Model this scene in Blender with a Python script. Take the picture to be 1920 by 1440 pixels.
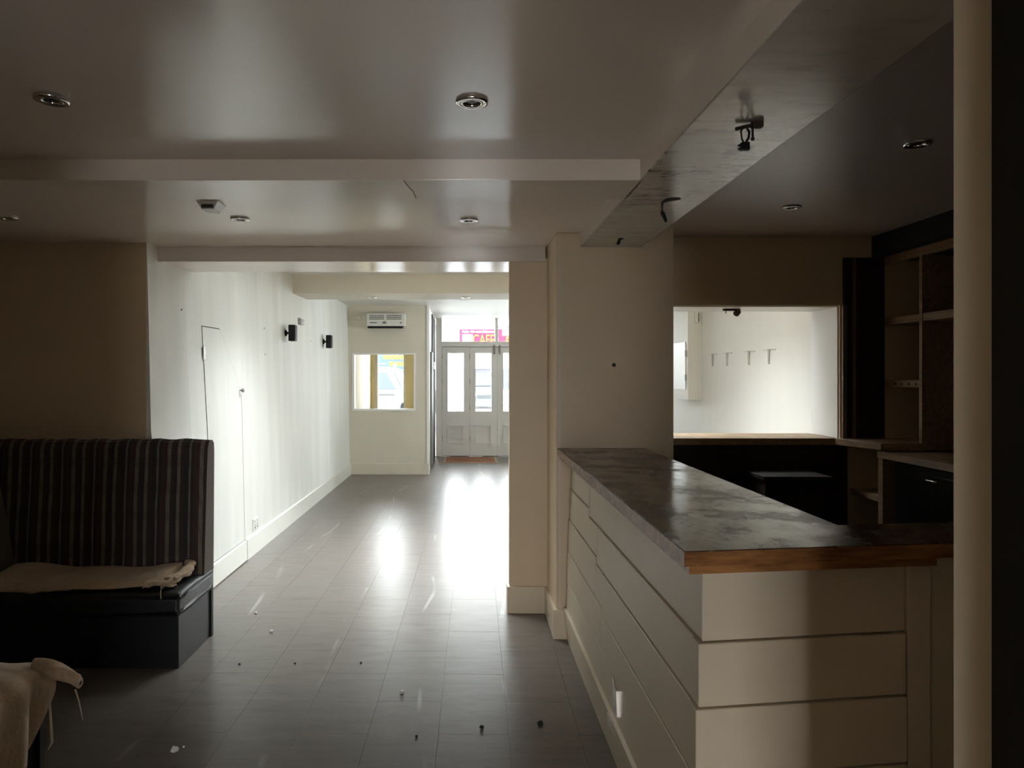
import bpy, bmesh, math, random
from mathutils import Vector, Matrix, noise as mnoise
random.seed(7)
for o in list(bpy.data.objects):
    bpy.data.objects.remove(o, do_unlink=True)
scene = bpy.context.scene
col = scene.collection

# ------------------------------------------------------------------ camera
cam = bpy.data.cameras.new('camera')
camo = bpy.data.objects.new('camera', cam)
col.objects.link(camo)
camo.location = (0, 0, 1.55)
camo.rotation_euler = (math.pi / 2, 0, 0)
cam.sensor_width = 36.0
cam.lens = 26.25
cam.shift_x = 90 / 1920
cam.shift_y = -15 / 1920
cam.clip_start = 0.02
cam.clip_end = 400
scene.camera = camo

# ------------------------------------------------------------------ daylight
world = bpy.data.worlds.new('overcast_sky')
scene.world = world
world.use_nodes = True
bg = world.node_tree.nodes['Background']
bg.inputs['Color'].default_value = (0.93, 0.97, 1.0, 1)
bg.inputs['Strength'].default_value = 5.0

def portal(name, loc, rot, sx, sy):
    l = bpy.data.lights.new(name, 'AREA')
    l.shape = 'RECTANGLE'
    l.size, l.size_y = sx, sy
    l.cycles.is_portal = True
    o = bpy.data.objects.new(name, l)
    col.objects.link(o)
    o.location = loc
    o.rotation_euler = rot
    return o
R90 = math.pi / 2
portal('door_daylight_portal', (0.38, 14.55, 1.40), (-R90, 0, 0), 1.7, 2.7)
portal('added_shop_window_portal', (1.94, 14.55, 1.55), (-R90, 0, 0), 1.30, 2.4)  # serves the invented shop window
portal('bay_window_portal', (-1.40, 14.55, 1.60), (-R90, 0, 0), 0.60, 1.6)
portal('added_side_window_portal', (2.72, 10.3, 1.95), (0, R90, 0), 0.7, 1.5)  # serves the made-up side window
portal('added_rooflight_portal', (0.32, 6.1, 2.82), (0, 0, 0), 3.15, 1.35)  # serves the added rooflight
portal('added_rear_opening_portal', (0.075, -3.08, 1.15), (R90, 0, 0), 0.55, 2.0)  # serves the opening added behind the camera

vs = scene.view_settings
vs.view_transform = 'Standard'
try:
    vs.look = 'None'
except Exception:
    pass
vs.gamma = 1.0
vs.use_curve_mapping = False
vs.exposure = 2.3

# ------------------------------------------------------------------ materials
def nodes(name):
    m = bpy.data.materials.new(name)
    m.use_nodes = True
    nt = m.node_tree
    return m, nt, nt.nodes, nt.links, nt.nodes['Principled BSDF']

def pos(N, L, scale):
    g = N.new('ShaderNodeNewGeometry')
    v = N.new('ShaderNodeVectorMath'); v.operation = 'MULTIPLY'
    L.new(g.outputs['Position'], v.inputs[0])
    v.inputs[1].default_value = scale
    return v.outputs[0]

def noise(N, L, scale=(1, 1, 1), s=1.0, detail=4.0, rough=0.55):
    t = N.new('ShaderNodeTexNoise')
    t.inputs['Scale'].default_value = s
    t.inputs['Detail'].default_value = detail
    t.inputs['Roughness'].default_value = rough
    L.new(pos(N, L, scale), t.inputs['Vector'])
    return t.outputs['Fac']

def ramp(N, L, src, stops):
    r = N.new('ShaderNodeValToRGB')
    e = r.color_ramp.elements
    while len(e) > 1:
        e.remove(e[-1])
    e[0].position = stops[0][0]; e[0].color = (*stops[0][1], 1)
    for p, c in stops[1:]:
        k = e.new(p); k.color = (*c, 1)
    L.new(src, r.inputs['Fac'])
    return r.outputs['Color']

def mixc(N, L, fac, a, b, mode='MIX'):
    m = N.new('ShaderNodeMix'); m.data_type = 'RGBA'; m.blend_type = mode
    for sock, v in ((m.inputs[0], fac), (m.inputs[6], a), (m.inputs[7], b)):
        if hasattr(v, 'links'):
            L.new(v, sock)
        elif isinstance(v, (tuple, list)):
            sock.default_value = (*v, 1)
        else:
            sock.default_value = v
    return m.outputs[2]

def maprange(N, L, src, a, b, c, d):
    m = N.new('ShaderNodeMapRange')
    L.new(src, m.inputs[0])
    m.inputs[1].default_value = a; m.inputs[2].default_value = b
    m.inputs[3].default_value = c; m.inputs[4].default_value = d
    return m.outputs[0]

def bump(N, L, P, src, strength, dist):
    b = N.new('ShaderNodeBump')
    b.inputs['Strength'].default_value = strength
    b.inputs['Distance'].default_value = dist
    L.new(src, b.inputs['Height'])
    L.new(b.outputs[0], P.inputs['Normal'])

def paint(name, c, rough=0.55, var=0.06, nscale=(1.5, 1.5, 1.5), bstr=0.08, spec=0.5, bscale=(40, 40, 40)):
    m, nt, N, L, P = nodes(name)
    n = noise(N, L, nscale, 1.0, 5)
    lo = tuple(max(0, x * (1 - var)) for x in c); hi = tuple(min(1, x * (1 + var)) for x in c)
    L.new(ramp(N, L, n, [(0.3, lo), (0.7, hi)]), P.inputs['Base Color'])
    P.inputs['Roughness'].default_value = rough
    P.inputs['Specular IOR Level'].default_value = spec
    if bstr:
        bump(N, L, P, noise(N, L, bscale, 1.0, 3), bstr, 0.002)
    return m

def plain(name, c, rough=0.5, metal=0.0, emit=None):
    m, nt, N, L, P = nodes(name)
    n = noise(N, L, (25, 25, 25), 1.0, 3)
    L.new(ramp(N, L, n, [(0.3, tuple(x * .93 for x in c)), (0.7, tuple(min(1, x * 1.05) for x in c))]), P.inputs['Base Color'])
    P.inputs['Roughness'].default_value = rough
    P.inputs['Metallic'].default_value = metal
    return m

def matte(name, c):
    m = plain(name, c, 0.9)
    m.node_tree.nodes['Principled BSDF'].inputs['Specular IOR Level'].default_value = 0.0
    return m

def wood(name, c1, c2, axis='X', rough=0.4, scale=1.0, coat=0.0):
    m, nt, N, L, P = nodes(name)
    s = {'X': (1.5, 38, 38), 'Y': (38, 1.5, 38), 'Z': (38, 38, 1.5)}[axis]
    s = tuple(v * scale for v in s)
    n = noise(N, L, s, 1.0, 6, 0.65)
    n2 = noise(N, L, (3, 3, 3), 1.0, 2)
    base = ramp(N, L, n, [(0.36, c1), (0.62, c2)])
    base = mixc(N, L, maprange(N, L, n2, .3, .7, 0, .35), base, tuple(x * .7 for x in c1))
    L.new(base, P.inputs['Base Color'])
    P.inputs['Roughness'].default_value = rough
    P.inputs['Coat Weight'].default_value = coat
    bump(N, L, P, n, 0.12, 0.002)
    return m

M = {}
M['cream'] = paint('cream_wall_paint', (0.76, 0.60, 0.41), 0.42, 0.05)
M['cream_trim'] = paint('cream_trim_gloss', (0.76, 0.64, 0.48), 0.32, 0.05, bstr=0.04)
M['front_wall'] = paint('beige_front_wall_paint', (0.70, 0.65, 0.54), 0.5, 0.04)
M['white_gloss'] = paint('white_gloss_paint', (0.86, 0.845, 0.81), 0.3, 0.03, bstr=0.03)
M['skirting'] = paint('pale_skirting_gloss', (0.76, 0.75, 0.68), 0.35, 0.03, bstr=0.03)
M['bar_paint'] = paint('bar_board_satin', (0.72, 0.605, 0.455), 0.4, 0.05, bstr=0.05)
M['bar_front'] = M['bar_paint']
M['yellow'] = paint('yellow_cream_paint', (0.82, 0.70, 0.42), 0.5, 0.06)
M['offwhite'] = paint('offwhite_room_paint', (0.76, 0.74, 0.68), 0.5, 0.03)

# blotchy limewashed long wall with vertical runs
def limewash(name, c, c2, c3):
    m, nt, N, L, P = nodes(name)
    streak = noise(N, L, (5, 5, 0.55), 1.0, 6, 0.6)
    fine = noise(N, L, (30, 30, 1.2), 1.0, 4, 0.6)
    blot = noise(N, L, (0.9, 0.9, 0.9), 1.0, 5, 0.6)
    base = ramp(N, L, streak, [(0.30, c2), (0.66, c)])
    base = mixc(N, L, maprange(N, L, blot, .45, .7, 0, .55), base, c3)
    base = mixc(N, L, maprange(N, L, fine, .5, .8, 0, .22), base, c2)
    L.new(base, P.inputs['Base Color'])
    P.inputs['Roughness'].default_value = 0.6
    bump(N, L, P, fine, 0.15, 0.003)
    return m
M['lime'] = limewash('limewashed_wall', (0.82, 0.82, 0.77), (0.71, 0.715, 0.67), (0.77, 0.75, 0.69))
M['lime_right'] = limewash('limewashed_wall_warm', (0.84, 0.82, 0.77), (0.81, 0.79, 0.74), (0.82, 0.79, 0.73))

def ceiling_mat(name, c, rough):
    m, nt, N, L, P = nodes(name)
    n = noise(N, L, (0.8, 0.8, 0.8), 1.0, 3)
    L.new(ramp(N, L, n, [(0.3, tuple(x * .95 for x in c)), (0.7, tuple(x * 1.04 for x in c))]), P.inputs['Base Color'])
    r = noise(N, L, (2, 14, 2), 1.0, 4)
    L.new(maprange(N, L, r, .3, .7, rough - .012, rough + .012), P.inputs['Roughness'])
    P.inputs['Specular IOR Level'].default_value = 1.0
    b1 = noise(N, L, (30, 60, 30), 1.0, 3)
    bump(N, L, P, b1, 0.02, 0.001)
    return m
M['ceiling'] = ceiling_mat('satin_ceiling_paint', (0.80, 0.695, 0.60), 0.18)

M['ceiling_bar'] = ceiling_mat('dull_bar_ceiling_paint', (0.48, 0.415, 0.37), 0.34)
def beam_mat():
    m, nt, N, L, P = nodes('stained_beam_gloss')
    n = noise(N, L, (5, 16, 3), 1.0, 6, 0.62)
    base = ramp(N, L, n, [(0.25, (0.42, 0.37, 0.31)), (0.42, (0.58, 0.52, 0.45)), (0.7, (0.66, 0.60, 0.53))])
    # soot smudges grouped round the old fittings
    g = N.new('ShaderNodeNewGeometry')
    d = N.new('ShaderNodeVectorMath'); d.operation = 'DISTANCE'
    L.new(g.outputs['Position'], d.inputs[0]); d.inputs[1].default_value = (0.86, 2.75, 2.312)
    near = maprange(N, L, d.outputs['Value'], 0.15, 0.75, 0.95, 0.0)
    s = noise(N, L, (7, 20, 4), 1.0, 4, 0.6)
    s = maprange(N, L, s, .52, .62, 0, 1)
    k = N.new('ShaderNodeMath'); k.operation = 'MULTIPLY'
    L.new(near, k.inputs[0]); L.new(s, k.inputs[1])
    base = mixc(N, L, k.outputs[0], base, (0.10, 0.085, 0.07))
    L.new(base, P.inputs['Base Color'])
    P.inputs['Roughness'].default_value = 0.20
    P.inputs['Specular IOR Level'].default_value = 1.0
    bump(N, L, P, noise(N, L, (10, 26, 6), 1.0, 4), 0.10, 0.003)
    return m
M['beam'] = beam_mat()

def floor_mat():
    m, nt, N, L, P = nodes('worn_vinyl_tile')
    oi = N.new('ShaderNodeObjectInfo')
    grain = noise(N, L, (4, 16, 4), 1.0, 6, 0.65)
    blot = noise(N, L, (0.8, 1.2, 1), 1.0, 4)
    base = ramp(N, L, grain, [(0.25, (0.118, 0.098, 0.084)), (0.5, (0.165, 0.140, 0.122)), (0.8, (0.200, 0.172, 0.152))])
    base = mixc(N, L, maprange(N, L, blot, .35, .7, 0, .5), base, (0.138, 0.126, 0.113))
    hs = N.new('ShaderNodeHueSaturation')
    L.new(base, hs.inputs['Color'])
    L.new(maprange(N, L, oi.outputs['Random'], 0, 1, 0.985, 1.015), hs.inputs['Value'])
    # pale scuffs: thin wandering lines
    w = N.new('ShaderNodeTexWave'); w.wave_type = 'BANDS'; w.bands_direction = 'X'
    w.inputs['Scale'].default_value = 0.55; w.inputs['Distortion'].default_value = 9.0
    w.inputs['Detail'].default_value = 3.0; w.inputs['Detail Scale'].default_value = 0.6
    L.new(pos(N, L, (1, 0.6, 1)), w.inputs['Vector'])
    line = maprange(N, L, w.outputs['Fac'], 0.994, 0.9995, 0, 1)
    gate = maprange(N, L, noise(N, L, (1.3, 1.3, 1), 1.0, 2), .5, .62, 0, .55)
    k = N.new('ShaderNodeMath'); k.operation = 'MULTIPLY'
    L.new(line, k.inputs[0]); L.new(gate, k.inputs[1])
    fin = mixc(N, L, k.outputs[0], hs.outputs['Color'], (0.42, 0.40, 0.38))
    L.new(fin, P.inputs['Base Color'])
    L.new(maprange(N, L, noise(N, L, (3, 11, 3), 1.0, 5), .2, .8, .285, .300), P.inputs['Roughness'])
    P.inputs['Specular IOR Level'].default_value = 0.30
    bump(N, L, P, noise(N, L, (7, 28, 7), 1.0, 5, .6), 0.22, 0.004)
    return m
M['floor'] = floor_mat()
M['joint'] = plain('dark_tile_joint', (0.055, 0.047, 0.041), 0.7)

def counter_mat():
    m, nt, N, L, P = nodes('worn_dark_varnish')
    n = noise(N, L, (6, 4.5, 3), 1.0, 9, 0.72)
    n2 = noise(N, L, (26, 5, 5), 1.0, 5, 0.6)
    n3 = noise(N, L, (3.5, 2.2, 2), 1.0, 3, 0.5)
    base = ramp(N, L, n, [(0.36, (0.040, 0.020, 0.013)), (0.52, (0.085, 0.046, 0.031)), (0.68, (0.165, 0.105, 0.074))])
    L.new(mixc(N, L, maprange(N, L, n2, .45, .75, 0, .3), base, (0.045, 0.025, 0.017)), P.inputs['Base Color'])
    L.new(maprange(N, L, n, .38, .60, .36, .14), P.inputs['Roughness'])
    P.inputs['Specular IOR Level'].default_value = 1.0
    bump(N, L, P, n3, 0.12, 0.01)
    return m
M['counter'] = counter_mat()
M['oak_edge'] = wood('oak_lipping', (0.12, 0.040, 0.012), (0.48, 0.215, 0.070), 'X', 0.38, 0.7)
M['oak_shelf'] = wood('oak_shelf_wood', (0.25, 0.16, 0.09), (0.42, 0.29, 0.18), 'Y', 0.5)
M['dark_wood'] = wood('dark_stained_wood', (0.016, 0.009, 0.006), (0.034, 0.019, 0.013), 'Z', 0.7)
M['mid_wood'] = wood('brown_batten_wood', (0.16, 0.09, 0.05), (0.27, 0.17, 0.10), 'Z', 0.5)
M['navy'] = paint('navy_paint', (0.010, 0.013, 0.022), 0.6, 0.1)
M['black'] = plain('black_plastic', (0.012, 0.012, 0.013), 0.45)
M['black'].node_tree.nodes['Principled BSDF'].inputs['Specular IOR Level'].default_value = 0.2
M['black_wall'] = paint('black_paint', (0.012, 0.013, 0.013), 0.7, 0.1)
M['vinyl'] = paint('black_vinyl', (0.014, 0.0145, 0.017), 0.42, 0.15, bscale=(60, 60, 60), bstr=0.1)
M['bench_base'] = paint('dark_grey_laminate', (0.016, 0.017, 0.019), 0.42, 0.1)
M['chrome'] = plain('brushed_chrome', (0.80, 0.79, 0.77), 0.16, 1.0)
M['steel'] = plain('dull_steel', (0.34, 0.33, 0.31), 0.42, 0.9)
M['dark_glass'] = plain('lamp_reflector', (0.05, 0.05, 0.05), 0.12, 0.6)
M['rust'] = plain('rusty_iron', (0.05, 0.035, 0.025), 0.7, 0.3)
M['wire'] = plain('dark_cable', (0.03, 0.026, 0.022), 0.6)
M['plastic_white'] = plain('white_plastic', (0.78, 0.77, 0.72), 0.35)
M['plastic_grey'] = plain('grey_slots', (0.16, 0.155, 0.13), 0.5)
M['gap'] = plain('dark_gap', (0.05, 0.047, 0.04), 0.8)
M['crumb'] = plain('white_crumb', (0.75, 0.72, 0.66), 0.8)
M['grit'] = plain('dark_grit', (0.02, 0.018, 0.016), 0.8)
M['polished'] = plain('polished_pale_patch', (0.92, 0.85, 0.77), 0.10, 1.0)

def stripe_mat():
    m, nt, N, L, P = nodes('striped_upholstery')
    g = N.new('ShaderNodeNewGeometry')
    sep = N.new('ShaderNodeSeparateXYZ'); L.new(g.outputs['Position'], sep.inputs[0])
    def math_(op, a, b):
        k = N.new('ShaderNodeMath'); k.operation = op
        for i, v in enumerate((a, b)):
            if hasattr(v, 'links'): L.new(v, k.inputs[i])
            else: k.inputs[i].default_value = v
        return k.outputs[0]
    wob = maprange(N, L, noise(N, L, (3, 0, 2), 1.0, 2), 0, 1, -.012, .012)
    x = math_('ADD', sep.outputs['X'], wob)
    fr = math_('FRACT', math_('DIVIDE', x, 0.185), 0)
    dark = (0.060, 0.038, 0.031); black = (0.034, 0.035, 0.036); tan = (0.24, 0.205, 0.16); red = (0.12, 0.035, 0.027)
    r = N.new('ShaderNodeValToRGB'); r.color_ramp.interpolation = 'CONSTANT'
    e = r.color_ramp.elements
    e[0].position = 0; e[0].color = (*tan, 1)
    e[1].position = .10; e[1].color = (*dark, 1)
    for p, c in ((.22, black), (.36, tan), (.42, black), (.52, red), (.56, dark), (.68, tan), (.80, dark), (.9, black)):
        k = e.new(p); k.color = (*c, 1)
    L.new(fr, r.inputs['Fac'])
    zf = math_('FRACT', math_('MULTIPLY', sep.outputs['Z'], 95.0), 0)
    yf = math_('FRACT', math_('MULTIPLY', sep.outputs['Y'], 95.0), 0)
    weave = math_('MULTIPLY', maprange(N, L, zf, .35, .5, 0.45, 1), maprange(N, L, yf, .3, .5, .75, 1))
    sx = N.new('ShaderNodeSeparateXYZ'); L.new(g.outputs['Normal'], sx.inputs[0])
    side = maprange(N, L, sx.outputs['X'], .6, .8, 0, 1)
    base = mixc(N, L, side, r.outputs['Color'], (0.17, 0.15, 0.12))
    base = mixc(N, L, weave, tuple(x * .6 for x in dark), base)
    L.new(base, P.inputs['Base Color'])
    P.inputs['Roughness'].default_value = 0.85
    bump(N, L, P, weave, 0.25, 0.002)
    return m
M['stripe'] = stripe_mat()

def burlap_mat():
    m, nt, N, L, P = nodes('hessian_weave')
    a = noise(N, L, (120, 12, 12), 1.0, 3); b = noise(N, L, (12, 120, 60), 1.0, 3)
    big = noise(N, L, (4, 4, 4), 1.0, 4)
    base = ramp(N, L, big, [(0.3, (0.52, 0.37, 0.23)), (0.7, (0.70, 0.54, 0.38))])
    k = N.new('ShaderNodeMath'); k.operation = 'ADD'; L.new(a, k.inputs[0]); L.new(b, k.inputs[1])
    L.new(mixc(N, L, maprange(N, L, k.outputs[0], .8, 1.2, .35, 0), base, (0.26, 0.17, 0.10)), P.inputs['Base Color'])
    P.inputs['Roughness'].default_value = 0.95
    P.inputs['Sheen Weight'].default_value = 0.3
    bump(N, L, P, k.outputs[0], 0.5, 0.003)
    return m
M['burlap'] = burlap_mat()
M['string'] = plain('jute_string', (0.55, 0.45, 0.32), 0.9)

def glass_mat():
    m = bpy.data.materials.new('window_glass'); m.use_nodes = True
    nt = m.node_tree; N = nt.nodes; L = nt.links
    N.remove(N['Principled BSDF'])
    out = N['Material Output']
    t = N.new('ShaderNodeBsdfTransparent'); t.inputs[0].default_value = (.95, .97, .97, 1)
    gl = N.new('ShaderNodeBsdfGlossy'); gl.inputs['Roughness'].default_value = 0.03
    fr = N.new('ShaderNodeFresnel'); fr.inputs['IOR'].default_value = 1.4
    mx = N.new('ShaderNodeMixShader')
    L.new(fr.outputs[0], mx.inputs[0]); L.new(t.outputs[0], mx.inputs[1]); L.new(gl.outputs[0], mx.inputs[2])
    L.new(mx.outputs[0], out.inputs[0])
    return m
M['glass'] = glass_mat()
M['mat'] = paint('coir_mat', (0.30, 0.13, 0.07), 0.95, 0.3, (40, 8, 8), 0.5)
M['mat_edge'] = paint('mat_border', (0.42, 0.34, 0.24), 0.9, 0.1)
M['render'] = paint('white_render', (0.80, 0.79, 0.76), 0.8, 0.04)
M['pavement'] = paint('pavement_slabs', (0.50, 0.49, 0.47), 0.85, 0.08)
M['asphalt'] = paint('asphalt', (0.20, 0.20, 0.21), 0.9, 0.1)
M['red_sign'] = matte('red_sign', (0.17, 0.022, 0.045))
M['yellow_sign'] = matte('yellow_letters', (0.22, 0.15, 0.03))
M['white_sign'] = plain('white_letters', (0.85, 0.83, 0.80), 0.5)
M['blue_sign'] = matte('blue_sign', (0.050, 0.068, 0.085))
M['car_silver'] = matte('silver_car_paint', (0.105, 0.11, 0.115))
M['car_blue'] = matte('pale_blue_car_paint', (0.085, 0.105, 0.115))
M['car_glass'] = matte('tinted_car_glass', (0.06, 0.07, 0.085))
M['tyre'] = plain('tyre_rubber', (0.03, 0.03, 0.03), 0.8)
M['far_glass'] = matte('far_window_glass', (0.07, 0.07, 0.085))
M['sash'] = matte('grey_sash_paint', (0.16, 0.16, 0.17))
M['hook'] = plain('hook_shadow_grey', (0.50, 0.49, 0.46), 0.5)  # flat grey standing in for the shadows of the hooks
M['rough_stone'] = paint('rough_dark_masonry', (0.06, 0.055, 0.05), 0.9, 0.6, (30, 30, 30), 0.8, bscale=(25, 25, 25))

# ------------------------------------------------------------------ helpers
def link(o, parent=None, local=False):
    col.objects.link(o)
    if parent is not None:
        o.parent = parent
        if parent.type == 'EMPTY' and not local:
            o.matrix_parent_inverse = Matrix.Translation(-parent.location)
    return o

def tag(o, label=None, cat=None, group=None, kind=None):
    if label: o['label'] = label
    if cat: o['category'] = cat
    if group: o['group'] = group
    if kind: o['kind'] = kind
    return o

def empty(name, loc, label, cat, group=None, kind=None):
    o = bpy.data.objects.new(name, None)
    o.empty_display_size = 0.05
    o.location = loc
    col.objects.link(o)
    return tag(o, label, cat, group, kind)

def bx(bm, x0, x1, y0, y1, z0, z1, mi=0):
    v = [bm.verts.new(p) for p in ((x0, y0, z0), (x1, y0, z0), (x1, y1, z0), (x0, y1, z0),
                                   (x0, y0, z1), (x1, y0, z1), (x1, y1, z1), (x0, y1, z1))]
    for f in ((0, 3, 2, 1), (4, 5, 6, 7), (0, 1, 5, 4), (1, 2, 6, 5), (2, 3, 7, 6), (3, 0, 4, 7)):
        bm.faces.new([v[i] for i in f]).material_index = mi
    return v

def prism(bm, pts, z0, z1, axis='Z', mi_side=0, mi_cap=0):
    """polygon pts extruded along an axis: Z -> (x,y), Y -> (x,z), X -> (y,z)"""
    def P(p, h):
        return {'Z': (p[0], p[1], h), 'Y': (p[0], h, p[1]), 'X': (h, p[0], p[1])}[axis]
    a = [bm.verts.new(P(p, z0)) for p in pts]; b = [bm.verts.new(P(p, z1)) for p in pts]
    n = len(pts)
    bm.faces.new(a[::-1]).material_index = mi_cap
    bm.faces.new(b).material_index = mi_cap
    for i in range(n):
        bm.faces.new((a[i], a[(i + 1) % n], b[(i + 1) % n], b[i])).material_index = mi_side

def lathe(bm, prof, seg=24, c=(0, 0, 0), axis='Z'):
    rings = []
    for r, h in prof:
        ring = []
        for i in range(seg):
            a = 2 * math.pi * i / seg
            p = (r * math.cos(a), r * math.sin(a), h)
            if axis == 'Y': p = (p[0], p[2], p[1])
            if axis == 'X': p = (p[2], p[0], p[1])
            ring.append(bm.verts.new((p[0] + c[0], p[1] + c[1], p[2] + c[2])))
        rings.append(ring)
    for a, b in zip(rings, rings[1:]):
        for i in range(seg):
            bm.faces.new((a[i], a[(i + 1) % seg], b[(i + 1) % seg], b[i]))
    bm.faces.new(rings[0][::-1]); bm.faces.new(rings[-1])

def tube(bm, pts, r, seg=8):
    pts = [Vector(p) for p in pts]
    rings = []
    for i, p in enumerate(pts):
        d = (pts[min(i + 1, len(pts) - 1)] - pts[max(i - 1, 0)]).normalized()
        u = d.orthogonal().normalized() if i == 0 else (u - d * u.dot(d)).normalized()
        w = d.cross(u)
        rr = r[i] if isinstance(r, (list, tuple)) else r
        rings.append([bm.verts.new(p + (u * math.cos(2 * math.pi * k / seg) + w * math.sin(2 * math.pi * k / seg)) * rr) for k in range(seg)])
    for a, b in zip(rings, rings[1:]):
        for k in range(seg):
            bm.faces.new((a[k], a[(k + 1) % seg], b[(k + 1) % seg], b[k]))
    bm.faces.new(rings[0][::-1]); bm.faces.new(rings[-1])

def bev(bm, w, seg=2):
    bmesh.ops.remove_doubles(bm, verts=bm.verts, dist=1e-6)
    e = [e for e in bm.edges if len(e.link_faces) == 2 and e.calc_face_angle(0) > 0.6]
    bmesh.ops.bevel(bm, geom=e, offset=w, segments=seg, affect='EDGES', profile=0.6)

def obj(name, bm, mat, parent=None, smooth=False, local=False):
    bmesh.ops.recalc_face_normals(bm, faces=bm.faces)
    me = bpy.data.meshes.new(name)
    bm.to_mesh(me); bm.free()
    for m in (mat if isinstance(mat, (list, tuple)) else [mat]):
        me.materials.append(M[m])
    if smooth:
        me.polygons.foreach_set('use_smooth', [True] * len(me.polygons))
    return link(bpy.data.objects.new(name, me), parent, local)

def box(name, mat, x0, x1, y0, y1, z0, z1, parent=None, b=0.0, local=False):
    bm = bmesh.new(); bx(bm, x0, x1, y0, y1, z0, z1)
    if b: bev(bm, b)
    return obj(name, bm, mat, parent, local=local)

def struct(o, label, cat):
    return tag(o, label, cat, kind='structure')

# ------------------------------------------------------------------ setting: floor
CEIL = 2.394
YF = 11.75      # partition on the street side
YD = 14.37      # street doors
floor = box('floor', 'joint', -3.75, 3.2, -3.2, 14.5, -0.12, -0.004)
struct(floor, 'worn grey-brown vinyl tile floor running through to the street doors', 'floor')
TW, TL, TG = 0.305, 0.65, 0.0013
bm = bmesh.new(); bx(bm, -TW / 2 + TG / 2, TW / 2 - TG / 2, -TL / 2 + TG / 2, TL / 2 - TG / 2, -0.0045, 0)
tile_me = bpy.data.meshes.new('tile'); bm.to_mesh(tile_me); bm.free(); tile_me.materials.append(M['floor'])
rot = math.radians(-0.85)
cr, sr = math.cos(rot), math.sin(rot)
def in_view(x, y):
    if y < 2.5 or y > 14.2: return False
    if y < 5.0: return -2.9 < x < 0.75 and x * 1400 / y + 870 > -150
    lim = 0.32 * y / 4.9 + 0.2
    return -1.95 < x < lim
rest = bmesh.new()
ntile = 0
spots = []
for i in range(-13, 11):
    off = 0.0 if i % 2 == 0 else TL / 2
    for j in range(-6, 24):
        u = 0.0365 + i * TW; v = 3.555 + off + j * TL - 0.0
        x = u * cr - (v - 2.95) * sr; y = 2.95 + u * sr + (v - 2.95) * cr
        if not (-3.7 < x < 3.1 and -3.1 < y < 14.4): continue
        if in_view(x, y): spots.append((y, x))
        else: 
            a = [Vector((sx * (TW - TG) / 2, sy * (TL - TG) / 2)) for sx, sy in ((-1, -1), (1, -1), (1, 1), (-1, 1))]
            rest.faces.new([rest.verts.new((x + p.x * cr - p.y * sr, y + p.x * sr + p.y * cr, 0)) for p in a])
spots.sort()
for k, (y, x) in enumerate(spots):
    if k >= 290:
        a = [Vector((sx * (TW - TG) / 2, sy * (TL - TG) / 2)) for sx, sy in ((-1, -1), (1, -1), (1, 1), (-1, 1))]
        rest.faces.new([rest.verts.new((x + p.x * cr - p.y * sr, y + p.x * sr + p.y * cr, 0)) for p in a])
        continue
    t = bpy.data.objects.new('tile', tile_me)
    t.location = (x, y, 0); t.rotation_euler.z = rot
    link(t, floor)
o = obj('tile_field', rest, 'floor', floor); o['kind'] = 'stuff'

# ------------------------------------------------------------------ setting: ceilings and beams
struct(box('ceiling', 'ceiling', -3.75, 0.70, -3.2, 5.0, CEIL, CEIL + 0.15), 'satin painted ceiling over the seating area with recessed downlights', 'ceiling')
struct(box('ceiling_bar', 'ceiling_bar', 1.03, 3.2, -3.2, 5.1, 2.48, 2.63), 'shaded painted ceiling above the bar', 'ceiling')
bm = bmesh.new()
bx(bm, -2.2, 3.2, 5.3, 5.42, 2.66, 2.81); bx(bm, -2.2, 3.2, 6.77, 14.6, 2.66, 2.81)
bx(bm, -2.2, -1.25, 5.42, 6.77, 2.66, 2.81); bx(bm, 1.9, 3.2, 5.42, 6.77, 2.66, 2.81)
struct(obj('ceiling_street', bm, 'offwhite'), 'pale ceiling of the bright street-side room', 'ceiling')
bm = bmesh.new(); bx(bm, -3.75, 0.70, 2.907, 3.223, 2.312, CEIL + 0.02); bev(bm, 0.004)
struct(obj('ceiling_beam', bm, 'ceiling'), 'shallow boxed beam crossing the ceiling from left to right', 'beam')
bm = bmesh.new(); bx(bm, 0.686, 1.047, -3.2, 4.42, 2.312, 2.56); bev(bm, 0.004)
for f in bm.faces:
    f.material_index = 0 if f.calc_center_median().z < 2.3165 else 1
struct(obj('ceiling_beam', bm, ['beam', 'ceiling']), 'long stained boxed beam running above the bar counter', 'beam')
bm = bmesh.new(); bx(bm, -2.06, 0.532, 4.875, 5.363, 2.297, 2.70); bev(bm, 0.004)
struct(obj('trim_1', bm, 'ceiling'), 'deep lintel over the wide opening to the street room', 'lintel')
bm = bmesh.new(); bx(bm, -1.95, 2.62, 8.20, 8.87, 2.458, 2.68); bev(bm, 0.004)
struct(obj('ceiling_beam', bm, 'front_wall'), 'pale dropped beam crossing the street-side room', 'beam')
# hairline crack along the back of the cross beam
bm = bmesh.new()
tube(bm, [(-0.235, 2.91, 2.3118), (-0.225, 3.0, 2.3118), (-0.21, 3.08, 2.3118), (-0.205, 3.2, 2.3118)], 0.0016, 5)
tag(obj('ceiling_crack', bm, 'gap'), 'thin dark hairline crack on the underside of the cross beam', 'crack')

# ------------------------------------------------------------------ setting: walls
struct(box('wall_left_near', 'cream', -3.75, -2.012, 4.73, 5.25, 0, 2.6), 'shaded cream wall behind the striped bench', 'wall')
struct(box('wall_left_side', 'cream', -3.75, -3.6, -3.2, 4.75, 0, 2.5), 'cream side wall outside the booth', 'wall')

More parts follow.
